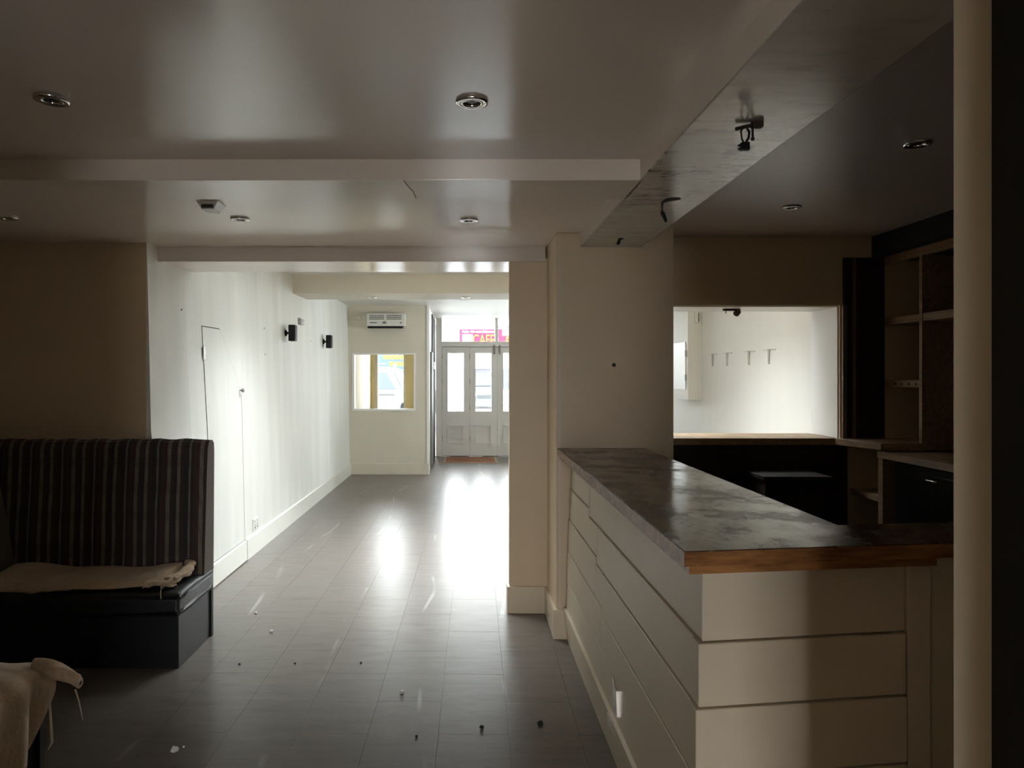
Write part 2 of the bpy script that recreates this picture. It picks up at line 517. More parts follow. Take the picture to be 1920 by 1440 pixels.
YS = [4.70, 5.40, 6.30, 8.50, 11.9, 14.5]
ZS = [0.0, 1.2, 2.4, 2.8]
XT = [[-1.86, -1.985, -2.012, -2.02],
      [-1.845, -1.895, -1.962, -1.98],
      [-1.84, -1.868, -1.915, -1.93],
      [-1.82, -1.848, -1.872, -1.885],
      [-1.79, -1.81, -1.83, -1.84],
      [-1.79, -1.81, -1.83, -1.84]]
def lw(y, z):
    y = min(max(y, YS[0]), YS[-1]); z = min(max(z, 0), ZS[-1])
    i = max(k for k in range(len(YS) - 1) if YS[k] <= y); j = max(k for k in range(len(ZS) - 1) if ZS[k] <= z)
    a = (y - YS[i]) / (YS[i + 1] - YS[i]); b = (z - ZS[j]) / (ZS[j + 1] - ZS[j])
    a = a * a * (3 - 2 * a) if i == 0 else a
    return ((XT[i][j] * (1 - a) + XT[i + 1][j] * a) * (1 - b) + (XT[i][j + 1] * (1 - a) + XT[i + 1][j + 1] * a) * b)
bm = bmesh.new()
ny, nz = 40, 14
fr, bk = [], []
for a in range(ny + 1):
    y = 4.735 + (14.5 - 4.735) * a / ny
    fr.append([bm.verts.new((lw(y, 2.8 * c / nz), y, 2.8 * c / nz)) for c in range(nz + 1)])
    bk.append([bm.verts.new((-2.25, y, 2.8 * c / nz)) for c in range(nz + 1)])
for a in range(ny):
    for c in range(nz):
        bm.faces.new((fr[a][c], fr[a + 1][c], fr[a + 1][c + 1], fr[a][c + 1]))
        bm.faces.new((bk[a][c], bk[a][c + 1], bk[a + 1][c + 1], bk[a + 1][c]))
    bm.faces.new((fr[a][0], bk[a][0], bk[a + 1][0], fr[a + 1][0]))
    bm.faces.new((fr[a][nz], fr[a + 1][nz], bk[a + 1][nz], bk[a][nz]))
for c in range(nz):
    bm.faces.new((fr[0][c], fr[0][c + 1], bk[0][c + 1], bk[0][c]))
    bm.faces.new((fr[ny][c], bk[ny][c], bk[ny][c + 1], fr[ny][c + 1]))
struct(obj('wall_left', bm, 'lime', smooth=False), 'long limewashed left wall with grey vertical streaks', 'wall')

# thin partition end beside the opening, and the thick pier at the end of the bar
struct(box('wall_column', 'cream', 0.297, 0.60, 4.887, 4.975, 0, 2.32, b=0.003), 'cream boxed pier end at the right of the wide opening', 'column')
struct(box('wall_pier', 'cream', 0.545, 1.238, 4.41, 5.42, 0, 2.62, b=0.003), 'cream wall pier standing at the far end of the bar counter', 'wall')
bm = bmesh.new(); bx(bm, 0.555, 0.572, 4.402, 4.412, 0.17, CEIL)
struct(obj('trim_2', bm, 'cream_trim'), 'narrow cover strip on the corner of the pier', 'trim')
# hatch wall: below, above, right of the opening
bm = bmesh.new()
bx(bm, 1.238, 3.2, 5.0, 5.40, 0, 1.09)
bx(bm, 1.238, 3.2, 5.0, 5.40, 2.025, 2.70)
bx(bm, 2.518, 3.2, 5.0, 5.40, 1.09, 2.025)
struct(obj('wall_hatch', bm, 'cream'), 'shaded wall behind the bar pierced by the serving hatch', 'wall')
struct(box('trim_3', 'white_gloss', 1.238, 2.519, 5.02, 5.40, 2.015, 2.026), 'pale lining of the hatch head', 'trim')
struct(box('trim_4', 'white_gloss', 2.509, 2.519, 5.02, 5.40, 1.135, 2.02), 'pale lining on the right side of the hatch', 'trim')
struct(box('wall_bar_right', 'navy', 3.08, 3.2, 1.2, 5.1, 0, 2.5), 'dark wall behind the back-bar shelves', 'wall')
struct(box('wall_bulkhead', 'navy', 2.73, 3.1, 3.0, 5.0, 2.345, 2.49), 'navy bulkhead above the back-bar shelves', 'bulkhead')
struct(box('wall_bar_near', 'cream', 0.86, 3.2, 1.10, 1.20, 0, 2.5), 'cream wall closing the near side of the bar', 'wall')
struct(box('wall_right_near', 'black_wall', 0.80, 0.92, -3.2, 1.132, 0, 2.5), 'black painted wall at the right edge of the view', 'wall')
bm = bmesh.new(); prism(bm, [(.743, 1.133), (.81, 1.133), (.90, 1.20), (.79, 1.20)], 0, 2.5)
struct(obj('trim_5', bm, 'cream_trim'), 'cream painted upright frame at the right edge of the view', 'trim')
# lobby behind the camera; open rear doorway added to let daylight in
bm = bmesh.new()
bx(bm, -1.25, -0.20, -3.2, -3.0, 0, 2.5); bx(bm, 0.35, 0.9, -3.2, -3.0, 0, 2.5)
bx(bm, -0.20, 0.35, -3.2, -3.0, 0, 0.15); bx(bm, -0.20, 0.35, -3.2, -3.0, 2.15, 2.5)
struct(obj('wall_back', bm, 'cream'), 'cream rear wall with an added daylight opening', 'wall')
struct(box('wall_lobby', 'cream', -1.25, -1.15, -3.0, 0.42, 0, 2.5), 'cream lobby side wall behind the camera', 'wall')
struct(box('wall_shade_block', 'black_wall', 0.60, 0.80, 0.24, 0.34, 0, 2.45), 'dark block out of view, added to shade the upright frame', 'wall')  # unseen block added to keep rear daylight off the upright frame
struct(box('wall_near', 'cream', -3.75, -0.82, 0.30, 0.42, 0, 2.5), 'cream unseen wall at the near end of the booth, sized to screen rear daylight', 'wall')  # unseen wall; its end is set to screen the bench from rear daylight
# street-side room
bm = bmesh.new()
bx(bm, 2.62, 2.8, 5.38, 9.55, 0, 2.8); bx(bm, 2.62, 2.8, 11.05, 14.6, 0, 2.8)
bx(bm, 2.62, 2.8, 9.55, 11.05, 0, 1.6); bx(bm, 2.62, 2.8, 9.55, 11.05, 2.3, 2.8)
struct(obj('wall_right', bm, 'lime_right'), 'bright limewashed right wall seen through the serving hatch', 'wall')
bm = bmesh.new()
X0, X1, Z0, Z1 = -1.737, -0.780, 1.02, 1.895
bx(bm, -2.0, X0, YF, YF + 0.12, 0, 2.8); bx(bm, X1, -0.562, YF, YF + 0.12, 0, 2.8)
bx(bm, X0, X1, YF, YF + 0.12, 0, Z0); bx(bm, X0, X1, YF, YF + 0.12, Z1, 2.8)
struct(obj('wall_front', bm, 'front_wall'), 'beige partition facing the room with a small square window opening', 'wall')
bm = bmesh.new()
bx(bm, -0.66, -0.562, YF + .121, 14.36, 0, 2.8)
struct(obj('wall_recess', bm, 'white_gloss'), 'white return wall beside the street doors', 'wall')
# shopfront above / around the doors and windows
bm = bmesh.new()
bx(bm, -2.0, -1.72, YD, 14.6, 0, 2.8); bx(bm, -1.72, -1.12, YD, 14.6, 0, 0.8); bx(bm, -1.72, -1.12, YD, 14.6, 2.4, 2.8)
bx(bm, -1.12, -0.56, YD, 14.6, 0, 2.8)
struct(obj('wall_bay', bm, 'yellow'), 'yellow painted shopfront of the display bay beyond the small window', 'wall')
struct(box('wall_bay_side', 'yellow', -1.83, -1.79, YF + 0.12, YD, 0, 2.7), 'yellow painted side of the display bay', 'wall')
bm = bmesh.new()
bx(bm, -0.57, 2.8, YD, 14.6, 2.735, 2.9); bx(bm, 1.17, 1.29, YD, 14.6, 0, 2.8); bx(bm, 1.29, 2.8, YD, 14.6, 0, 0.45)
struct(obj('wall_street', bm, 'white_gloss'), 'white shopfront framing above the street doors', 'wall')
struct(box('trim_6', 'white_gloss', -0.66, 1.3, YF + 0.02, YD, 2.70, 2.735), 'white soffit over the door recess', 'trim')
struct(box('trim_7', 'white_gloss', -0.585, -0.545, YF - 0.012, YF + 0.03, 0.0, 2.70), 'white corner bead at the edge of the door recess', 'trim')
struct(box('trim_8', 'rough_stone', -0.563, -0.545, 12.9, 14.30, 0, 2.62), 'dark rough masonry strip inside the door recess', 'trim')
bm = bmesh.new(); bx(bm, -0.546, -0.528, 13.2, 13.55, 1.67, 1.80); bev(bm, 0.003)
struct(obj('trim_9', bm, 'plastic_white'), 'small white bracket on the dark recess strip', 'trim')
struct(box('trim_10', 'plastic_grey', -0.562, -0.53, 12.35, 12.9, 0.05, 1.95), 'grey vertical channel inside the door recess', 'trim')

# ------------------------------------------------------------------ baseboards
def wall_strip(bm, y0, y1, z0, z1, t, n=12):
    a = []
    for k in range(n + 1):
        y = y0 + (y1 - y0) * k / n
        xb0, xb1 = lw(y, z0), lw(y, z1)
        a.append([bm.verts.new(p) for p in ((xb0 - .01, y, z0), (xb0 + t, y, z0), (xb1 + t, y, z1 - .006), (xb1 + t * .5, y, z1), (xb1 - .01, y, z1))])
    for p, q in zip(a, a[1:]):
        for i in range(5):
            bm.faces.new((p[i], p[(i + 1) % 5], q[(i + 1) % 5], q[i]))
    bm.faces.new(a[0][::-1]); bm.faces.new(a[-1])
bm = bmesh.new(); wall_strip(bm, 6.29, YF, 0.0, 0.17, 0.020)
struct(obj('baseboard_left', bm, 'skirting'), 'tall pale skirting board along the long left wall', 'skirting')
bm = bmesh.new(); bx(bm, -1.80, -0.555, YF - 0.02, YF + 0.01, 0, 0.175); bev(bm, 0.004)
struct(obj('baseboard_front', bm, 'front_wall'), 'tall beige skirting on the partition below the small window', 'skirting')
bm = bmesh.new(); bx(bm, 0.282, 0.545, 4.868, 4.99, 0, 0.175); bev(bm, 0.004)
struct(obj('baseboard_column', bm, 'cream_trim'), 'skirting block round the foot of the boxed pier end', 'skirting')
bm = bmesh.new(); bx(bm, 0.526, 0.64, 4.390, 4.875, 0, 0.175); bev(bm, 0.004)
struct(obj('baseboard_pier', bm, 'cream_trim'), 'skirting at the foot of the pier beside the bar', 'skirting')

# ------------------------------------------------------------------ under-stair cupboard door in the left wall
d2 = empty('door_2', (lw(5.9, 0), 5.9, 0), 'flush limewashed cupboard door with a sloping top corner in the left wall', 'door', kind='structure')
def wall_poly(bm, pts, t0, t1):
    a = [bm.verts.new((lw(y, z) + t0, y, z)) for y, z in pts]; b = [bm.verts.new((lw(y, z) + t1, y, z)) for y, z in pts]
    n = len(pts)
    bm.faces.new(a[::-1]); bm.faces.new(b)
    for i in range(n):
        bm.faces.new((a[i], a[(i + 1) % n], b[(i + 1) % n], b[i]))
def densify(pts, n=8):
    out = []
    for (a, b), (c, d) in zip(pts, pts[1:] + pts[:1]):
        for k in range(n):
            out.append((a + (c - a) * k / n, b + (d - b) * k / n))
    return out
def grid_poly(bm, y0, y1, zb, ztop, t, n=10):
    """door skin following the wall: columns in y, height from ztop(y)"""
    cols = []
    for k in range(n + 1):
        y = y0 + (y1 - y0) * k / n
        cols.append([bm.verts.new((lw(y, zb + (ztop(y) - zb) * j / n) + t, y, zb + (ztop(y) - zb) * j / n)) for j in range(n + 1)])
    for p, q in zip(cols, cols[1:]):
        for j in range(n):
            bm.faces.new((p[j], q[j], q[j + 1], p[j + 1]))
    r = bmesh.ops.extrude_face_region(bm, geom=bm.faces[:])
    vv = [e for e in r['geom'] if isinstance(e, bmesh.types.BMVert)]
    for v in vv: v.co.x -= t + 0.004
def dtop(y):
    return 1.914 if y <= 5.8505 else 1.914 + (1.40 - 1.914) * (y - 5.85) / (6.275 - 5.85)
bm = bmesh.new(); grid_poly(bm, 5.491, 6.282, 0.0, lambda y: dtop(y) + 0.007, 0.003, 28)
obj('door_gap', bm, 'gap', d2)
bm = bmesh.new(); grid_poly(bm, 5.494, 6.270, 0.175, dtop, 0.0045, 28)
obj('door_panel', bm, 'lime', d2)
bm = bmesh.new(); wall_strip(bm, 5.0, 6.268, 0.008, 0.17, 0.022, 6)
obj('door_skirting', bm, 'skirting', d2)
bm = bmesh.new(); bx(bm, lw(5.49, 1.72) + .004, lw(5.49, 1.72) + .014, 5.47, 5.515, 1.67, 1.77); bev(bm, .002)
obj('hinge', bm, 'steel', d2)
bm = bmesh.new(); lathe(bm, [(.004, 0), (.006, .012), (.016, .02), (.018, .03), (.012, .038)], 16, (lw(6.25, 1.43) + .005, 6.235, 1.43), 'X')
obj('knob', bm, 'steel', d2, smooth=True)

# ------------------------------------------------------------------ small window opening frame
w1 = empty('window_1', (-1.26, YF, Z0), 'thin white frame of the small square opening in the beige partition', 'window', kind='structure')
for (a, b, c, d) in ((X0 - .02, X0 + .012, Z0 - .02, Z1 + .015), (X1 - .012, X1 + .02, Z0 - .02, Z1 + .015)):
    box('frame_side', 'white_gloss', a, b, YF - .008, YF + .13, c, d, w1)
box('frame_sill', 'white_gloss', X0 + .012, X1 - .012, YF - .012, YF + .13, Z0 - .02, Z0 + .012, w1)
box('frame_head', 'white_gloss', X0 + .012, X1 - .012, YF - .006, YF + .13, Z1 - .008, Z1 + .015, w1)
w2 = empty('window_2', (-1.4, 14.5, 0.8), 'glazed shop window of the display bay', 'window', kind='structure')
box('frame_side', 'offwhite', -1.72, -1.665, 14.42, 14.5, .8, 2.4, w2)
box('frame_side', 'offwhite', -1.165, -1.12, 14.42, 14.5, .8, 2.4, w2)
box('pane', 'glass', -1.665, -1.165, 14.455, 14.461, .8, 2.4, w2)
w3 = empty('added_window_3', (1.95, 14.45, .45), 'large added shop window, out of view, bringing daylight in beside the street doors', 'window', kind='structure')  # invented window out of view, added to bring in daylight
box('frame_side', 'white_gloss', 1.29, 1.35, 14.40, 14.5, .45, 2.735, w3)
box('frame_side', 'white_gloss', 2.55, 2.62, 14.40, 14.5, .45, 2.735, w3)
box('pane', 'glass', 1.35, 2.55, 14.447, 14.453, .45, 2.735, w3)

w4 = empty('added_window_4', (2.7, 10.3, 1.6), 'added side window, out of view, lighting the street room', 'window', kind='structure')  # made-up opening, put here to light the far walls
for yy in (9.55, 10.99):
    box('frame_side', 'white_gloss', 2.66, 2.74, yy, yy + .06, 1.6, 2.3, w4)
box('pane', 'glass', 2.70, 2.706, 9.61, 10.99, 1.6, 2.3, w4)
w5 = empty('added_window_5', (.4, 6.8, 2.8), 'added rooflight, out of view, lighting the street room walls', 'window', kind='structure')  # no such rooflight known; added to even out the wall light
for (a, b, c, d) in ((-1.25, -1.19, 5.42, 6.77), (1.84, 1.9, 5.42, 6.77), (-1.19, 1.84, 5.42, 5.46), (-1.19, 1.84, 6.71, 6.77)):
    box('curb', 'white_gloss', a, b, c, d, 2.66, 2.9, w5)
box('pane', 'glass', -1.19, 1.84, 5.46, 6.71, 2.86, 2.866, w5)
# ------------------------------------------------------------------ street doors
d1 = empty('door_1', (0.1, YD, 0), 'white glazed folding street doors under a glazed fanlight', 'door', kind='structure')
def frm(n, x0, x1, z0, z1, y0=YD, y1=YD + .09, m='white_gloss', p=None, b=.004):
    bm = bmesh.new(); bx(bm, x0, x1, y0, y1, z0, z1); bev(bm, b)
    return obj(n, bm, m, p or d1)
frm('frame_post', -0.545, -0.425, 0, 2.735)
frm('frame_head', -0.425, 1.17, 2.655, 2.735)
frm('transom', -0.425, 1.17, 2.115, 2.215)
frm('mullion', 0.596, 0.658, 2.215, 2.655)
box('fanlight_pane', 'glass', -0.425, 0.596, YD + .04, YD + .046, 2.215, 2.655, d1)
box('fanlight_pane', 'glass', 0.658, 1.17, YD + .04, YD + .046, 2.215, 2.655, d1)
LW = 0.530
for k in range(3):
    x0 = -0.420 + k * (LW + .003) ; x1 = x0 + LW
    g0, g1 = x0 + 0.11, x1 - 0.115
    zb, zt = 0.012, 2.108
    gz0, gz1 = 0.872, 1.99
    p0, p1 = 0.24, 0.60
    bm = bmesh.new()
    for (a, b, c, d) in ((x0, g0, zb, zt), (g1, x1, zb, zt), (g0, g1, gz1, zt), (g0, g1, p1, gz0), (g0, g1, zb, p0)):
        bx(bm, a, b, YD + .015, YD + .06, c, d)
    leaf = obj('door_leaf', bm, 'white_gloss', d1)
    box('gap_backing', 'gap', x1 - .012, x1 + .012, YD + .060, YD + .066, zb, zt, leaf)  # dark backing added to stop daylight leaking between the leaves
    if k == 0: box('gap_backing', 'gap', x0 - .012, x0 + .012, YD + .060, YD + .066, zb, zt, leaf)
    box('pane', 'glass', g0, g1, YD + .035, YD + .041, gz0, gz1, leaf)
    bm = bmesh.new()
    for (a, b, c, d) in ((g0, g0 + .02, p0, p1), (g1 - .02, g1, p0, p1), (g0, g1, p0, p0 + .02), (g0, g1, p1 - .02, p1)):
        bx(bm, a, b, YD + .002, YD + .05, c, d)
    obj('panel_moulding', bm, 'white_gloss', leaf)
    box('panel', 'white_gloss', g0 + .02, g1 - .02, YD + .034, YD + .05, p0 + .02, p1 - .02, leaf)
    bm = bmesh.new()
    for (a, b, c, d) in ((g0 - .012, g0, gz0 - .012, gz1 + .012), (g1, g1 + .012, gz0 - .012, gz1 + .012), (g0, g1, gz0 - .012, gz0), (g0, g1, gz1, gz1 + .012)):
        bx(bm, a, b, YD + .008, YD + .016, c, d)
    obj('glazing_bead', bm, 'white_gloss', leaf)
    if k < 2:
        for hz in (0.35, 0.95, 1.45, 1.93):
            box('hinge', 'steel', x0 - .008, x0 + .006, YD + .006, YD + .018, hz - .05, hz + .05, leaf, b=.001)
for xb in (0.585, 0.690):
    bm = bmesh.new(); lathe(bm, [(.014, 1.97), (.020, 2.0), (.020, 2.12), (.014, 2.15)], 12, (xb, YD + .0, 0))
    o = obj('door_bolt', bm, 'steel', d1, smooth=True); o['label'] = 'dark upright bolt at the top of the door'
box('head_gap_backing', 'gap', -0.43, 1.17, YD + .060, YD + .066, 2.09, 2.13, d1)  # dark backing added behind the gap above the leaves
box('door_draught_gap', 'black', -0.53, 1.17, YD + .02, YD + .05, 0.0, 0.0115, d1)

# ------------------------------------------------------------------ doormat
mt = empty('doormat', (0.1, 13.7, 0), 'red-brown doormat lying in front of the street doors', 'doormat')
box('mat_pile', 'mat', -0.33, 0.56, 13.30, 14.22, 0.0, 0.012, mt)
for (a, b, c, d) in ((-.37, -.33, 13.26, 14.26), (.56, .60, 13.26, 14.26), (-.33, .56, 13.26, 13.30), (-.33, .56, 14.22, 14.26)):
    box('mat_border', 'mat_edge', a, b, c, d, 0.0, 0.009, mt)

# ------------------------------------------------------------------ downlights
def downlight():
    root = bpy.data.objects.new('downlight', None)
    bm = bmesh.new()
    lathe(bm, [(.0505, 0.0), (.0515, -.004), (.0495, -.0085), (.0365, -.0088), (.0352, -.0070), (.0340, -.0088), (.0275, -.0085), (.026, -.004), (.026, -.0005)], 40)
    a = obj('bezel', bm, 'chrome', root, smooth=True, local=True)
    bm = bmesh.new()
    lathe(bm, [(.0258, -.0008), (.022, -.004), (.012, -.003), (.004, -.0055), (.0015, -.0055)], 24)
    b = obj('lamp', bm, 'dark_glass', root, smooth=True, local=True)
    return root
proto = downlight()
dl = [(0.0246, 2.294, CEIL, 'chrome downlight catching bright glare at the middle of the near ceiling'),
      (-1.25, 2.263, CEIL, 'dull chrome downlight at the upper left of the near ceiling'),
      (-1.20, 4.005, CEIL, 'chrome downlight in the ceiling beside the white sensor'),
      (0.026, 4.03, CEIL, 'small chrome downlight between the cross beam and the lintel, right of the sensor'),
      (-2.43, 3.98, CEIL, 'downlight at the left edge above the striped bench'),
      (1.81, 2.98, 2.48, 'dark downlight over the bar nearer the right frame'),
      (1.80, 4.1, 2.48, 'farther small dark downlight over the bar beside the hatch'),
      (-1.06, 8.6, 2.458, 'tiny downlight under the dropped beam above the wall heater'),
      (0.018, 8.6, 2.458, 'tiny downlight under the dropped beam above the street doors')]
for k, (x, y, z, lab) in enumerate(dl):
    if k == 0:
        r = proto; col.objects.link(r)
    else:
        r = proto.copy(); col.objects.link(r)
        for ch in proto.children:
            c = ch.copy(); col.objects.link(c); c.parent = r
    r.location = (x, y, z)
    if k == 1:
        r.rotation_euler = (0, math.radians(4), 0); r.location.z -= .004
    tag(r, lab, 'downlight', 'recessed downlights')

# ceiling sensor
cs = empty('ceiling_sensor', (-1.24, 3.66, CEIL), 'white tapered ceiling sensor tucked behind the cross beam', 'sensor')
bm = bmesh.new()
a = [bm.verts.new(p) for p in ((-1.292, 3.60, CEIL), (-1.188, 3.60, CEIL), (-1.188, 3.72, CEIL), (-1.292, 3.72, CEIL))]
b = [bm.verts.new(p) for p in ((-1.27, 3.615, CEIL - .036), (-1.21, 3.615, CEIL - .036), (-1.21, 3.70, CEIL - .036), (-1.27, 3.70, CEIL - .036))]
bm.faces.new(a); bm.faces.new(b[::-1])
for i in range(4): bm.faces.new((a[i], a[(i + 1) % 4], b[(i + 1) % 4], b[i]))
bev(bm, .005)
obj('housing', bm, 'plastic_white', cs)
box('sensor_slot', 'gap', -1.268, -1.212, 3.604, 3.618, CEIL - .030, CEIL - .014, cs)

# ------------------------------------------------------------------ bar front boards
bar = empty('bar_counter', (0.62, 3.2, 0), 'cream painted bar counter clad in overlapping horizontal boards', 'bar counter')
XB = {'top': .630, 'r2': .617, 'r3': .607, 'r4': .600}
def side_board(x, y0, y1, z0, z1, slant0=0.0):
    bm = bmesh.new()
    # lapped board: slightly thicker at its foot
    for (yy) in ((y0, y1),):
        v = [bm.verts.new(p) for p in ((x, y0, z0), (x, y1, z0), (x + .004, y1, z1), (x + .004, y0, z1),
                                       (x + .06, y0, z0), (x + .06, y1, z0), (x + .06, y1, z1), (x + .06, y0, z1))]
        for f in ((0, 1, 2, 3), (7, 6, 5, 4), (0, 4, 5, 1), (1, 5, 6, 2), (2, 6, 7, 3), (3, 7, 4, 0)):
            bm.faces.new([v[i] for i in f])
    bev(bm, .0022, 1)
    return obj('board', bm, 'bar_paint', bar)
G = .0035
FY = lambda x: 1.975 + .14 * (x - .63)
side_board(.630, FY(.63) + .045, 3.745, .844 + G, 1.0615)
side_board(.617, FY(.617) + .045, 3.475, .674 + G, .844 - .0)
side_board(.607, FY(.607) + .045, 3.30, .4916 + G, .674 - .0)
side_board(.600, FY(.6) + .045, 3.20, .186 + G, .4916 - .0)
side_board(.628, 3.748, 4.40, .885 + G, 1.0615)
side_board(.619, 3.748, 4.40, .706 + G, .885)
side_board(.617, 3.478, 3.748, .706 + G, .844)
side_board(.609, 3.478, 4.40, .523 + G, .706)
side_board(.603, 3.303, 4.40, .347 + G, .523)
side_board(.600, 3.203, 4.40, .186 + G, .347)
side_board(.609, 3.303, 3.478, .523 + G, .674)
side_board(.603, 3.203, 3.303, .347 + G, .4916)
# plinth with rounded top edge
bm = bmesh.new()
prism(bm, [(.586, .186), (.600, .192), (.66, .192), (.66, 0), (.606, 0)], FY(.6) - .01, 4.395, 'Y')
obj('plinth', bm, 'bar_paint', bar)
# camera-facing boards
def front_board(x0, x1, z0, z1, push):
    bm = bmesh.new()
    pts = [(x0, FY(x0) - push), (x1, FY(x1) - push), (x1, FY(x1) + .05), (x0, FY(x0) + .05)]
    prism(bm, pts, z0, z1); bev(bm, .0022, 1)
    return obj('board', bm, 'bar_paint', bar)
front_board(.630, 1.215, .844 + G, 1.0615, 0.0)
front_board(.617, 1.213, .674 + G, .844, 0.010)
front_board(.607, 1.211, .4916 + G, .674, 0.018)
front_board(.600, 1.209, .186 + G, .4916, 0.024)
front_board(.592, 1.209, 0, .186, 0.03)
bm = bmesh.new()
prism(bm, [(1.216, FY(1.216) - .012), (1.285, FY(1.285) - .012), (1.285, FY(1.285) + .05), (1.216, FY(1.216) + .05)], 0, 1.085); bev(bm, .003)
obj('corner_post', bm, 'bar_paint', bar)
bm = bmesh.new()
prism(bm, [(1.286, FY(1.286) + .004), (2.42, FY(2.42) + .004), (2.42, FY(2.42) + .05), (1.286, FY(1.286) + .05)], 0, 1.085)
obj('flap_panel', bm, 'bar_paint', bar)
# inner carcass so that the bar is solid from behind
box('carcass', 'dark_wood', .66, .98, 2.16, 4.40, 0, 1.06, bar)
bm = bmesh.new(); wd = [(2.905, .222), (2.995, .222), (2.995, .345), (2.925, .315)]  # thin polished metal patch laid on the board
prism(bm, wd, .5955, .601, 'X')
obj('shiny_patch', bm, 'polished', bar)['label'] = 'bright shiny patch low on the bar board'
bm = bmesh.new(); bx(bm, .5805, .592, 2.93, 3.03, .140, .187)
obj('shiny_patch', bm, 'polished', bar)['label'] = 'small bright shiny patch on the plinth'

# ------------------------------------------------------------------ bar worktop
wt = empty('bar_worktop', (0.8, 3.2, 1.06), 'dark varnished L-shaped bar top with worn shiny patches', 'worktop')
TOP = 1.125
CY = lambda x: 1.81 + .13 * (x - .534)
IY = lambda x: 2.125 + .145 * (x - 1.0625)
outl = [(.534, 1.81), (2.42, CY(2.42)), (2.42, IY(2.42)), (1.0625, 2.125), (1.066, 4.412), (.550, 4.412)]
bm = bmesh.new(); prism(bm, outl, TOP - .0375, TOP, 'Z', 1, 0)
bmesh.ops.bevel(bm, geom=[e for e in bm.edges if abs(e.verts[0].co.z - e.verts[1].co.z) < 1e-5 and e.verts[0].co.z > TOP - .001], offset=.0025, segments=2, affect='EDGES')
obj('top_slab', bm, ['counter', 'oak_edge'], wt)
lip = [(.553, 1.832), (1.215, CY(1.215) + .02), (1.215, CY(1.215) + .12), (.66, 1.95), (.66, 4.41), (.566, 4.41)]
bm = bmesh.new(); prism(bm, lip, TOP - .062, TOP - .0375, 'Z')
obj('lower_lipping', bm, 'oak_edge', wt)
bm = bmesh.new()
prism(bm, [(1.215, CY(1.215) + .03), (1.262, CY(1.262) + .045), (1.262, CY(1.262) + .10), (1.215, CY(1.215) + .10)], TOP - .048, TOP - .0375)
obj('splintered_lipping_end', bm, 'oak_edge', wt)

# ------------------------------------------------------------------ hatch worktop and back bar
hw = tag(box('hatch_shelf', ['dark_wood'], 1.24, 2.50, 4.975, 5.415, 1.09, 1.135, b=.003), 'worn wooden shelf on the sill of the serving hatch', 'shelf')
hw.data.materials.clear(); hw.data.materials.append(M['oak_shelf'])
bm = bmesh.new()
prism(bm, [(2.50, 5.0), (2.47, 4.975), (2.56, 4.586), (2.86, 4.586), (3.08, 4.586), (3.08, 5.0)], 1.093, 1.135, 'Z'); bev(bm, .002, 1)
tag(obj('corner_worktop', bm, 'oak_shelf'), 'short brown wooden worktop meeting the hatch shelf at the corner', 'worktop')
bm = bmesh.new(); bx(bm, 2.56, 3.08, 2.6, 4.628, 1.044, 1.084); bev(bm, .002, 1)
tag(obj('lower_worktop', bm, 'oak_shelf'), 'lower brown worktop over the black fridge', 'worktop')

cl = empty('hatch_side_cladding', (2.66, 5.0, 1.135), 'dark wood cladding between the hatch and the back-bar shelves', 'cladding')
box('cladding_board', 'dark_wood', 2.535, 2.805, 4.978, 5.0, 1.135, 2.34, cl)
box('batten', 'mid_wood', 2.518, 2.545, 4.960, 4.978, 1.135, 2.02, cl, b=.002)
box('batten', 'mid_wood', 2.588, 2.606, 4.960, 4.978, 1.135, 2.34, cl, b=.002)

sh = empty('back_bar_shelf', (2.95, 4.3, 1.08), 'tall dark back-bar shelf unit with pale wooden shelf edges', 'shelf unit')
box('back_panel', 'dark_wood', 3.05, 3.08, 3.3, 5.0, 1.135, 2.345, sh)
box('shelf', 'oak_shelf', 2.81, 3.05, 4.603, 5.0, 1.888, 1.935, sh, b=.002)
box('shelf', 'oak_shelf', 2.81, 3.05, 3.3, 4.573, 1.888, 1.935, sh, b=.002)
rail = box('rail', 'oak_shelf', 2.81, 3.05, 4.603, 5.0, 1.478, 1.524, sh, b=.002)
for k in range(4):
    bm = bmesh.new(); lathe(bm, [(.007, -.002), (.007, .004)], 10, (2.808, 4.64 + k * .075, 1.50), 'X')
    obj('peg_hole', bm, 'gap', rail)
box('top_rail', 'oak_shelf', 2.81, 2.84, 3.3, 5.0, 2.292, 2.345, sh, b=.002)
box('divider', 'oak_shelf', 2.805, 3.05, 4.573, 4.603, 1.136, 2.292, sh, b=.002)
box('top_board', 'dark_wood', 2.84, 3.05, 3.3, 5.0, 2.32, 2.345, sh)

uc = empty('under_counter_shelf', (2.8, 4.8, 0), 'open brown shelf unit under the corner worktop', 'shelf unit')
box('side_panel', 'oak_shelf', 2.565, 3.06, 4.575, 4.625, 0, 1.0435, uc, b=.002)
box('shelf', 'oak_shelf', 2.575, 3.06, 4.625, 4.98, .768, .802, uc, b=.002)
box('back_panel', 'dark_wood', 3.04, 3.07, 4.63, 4.98, 0, 1.04, uc)
fg = empty('fridge', (2.8, 4.0, 0), 'black under-counter bottle fridge with a small bright handle', 'fridge')
box('body', 'black', 2.60, 3.06, 3.3, 4.50, 0.02, 1.03, fg, b=.004)
box('door', 'black', 2.575, 2.60, 3.92, 4.26, .10, 1.0, fg, b=.004)
box('door', 'black', 2.575, 2.60, 3.56, 3.91, .10, 1.0, fg, b=.004)
bm = bmesh.new(); tube(bm, [(2.565, 4.05, .972), (2.56, 4.07, .972), (2.56, 4.13, .972), (2.565, 4.15, .972)], .006)
obj('handle', bm, 'chrome', fg, smooth=True)
bb = empty('back_wall_cabinet', (2.1, 4.8, 0), 'low dark wooden cabinet standing below the hatch shelf', 'cabinet')
box('carcass', 'dark_wood', 1.88, 2.27, 4.66, 4.98, 0, .90, bb, b=.003)
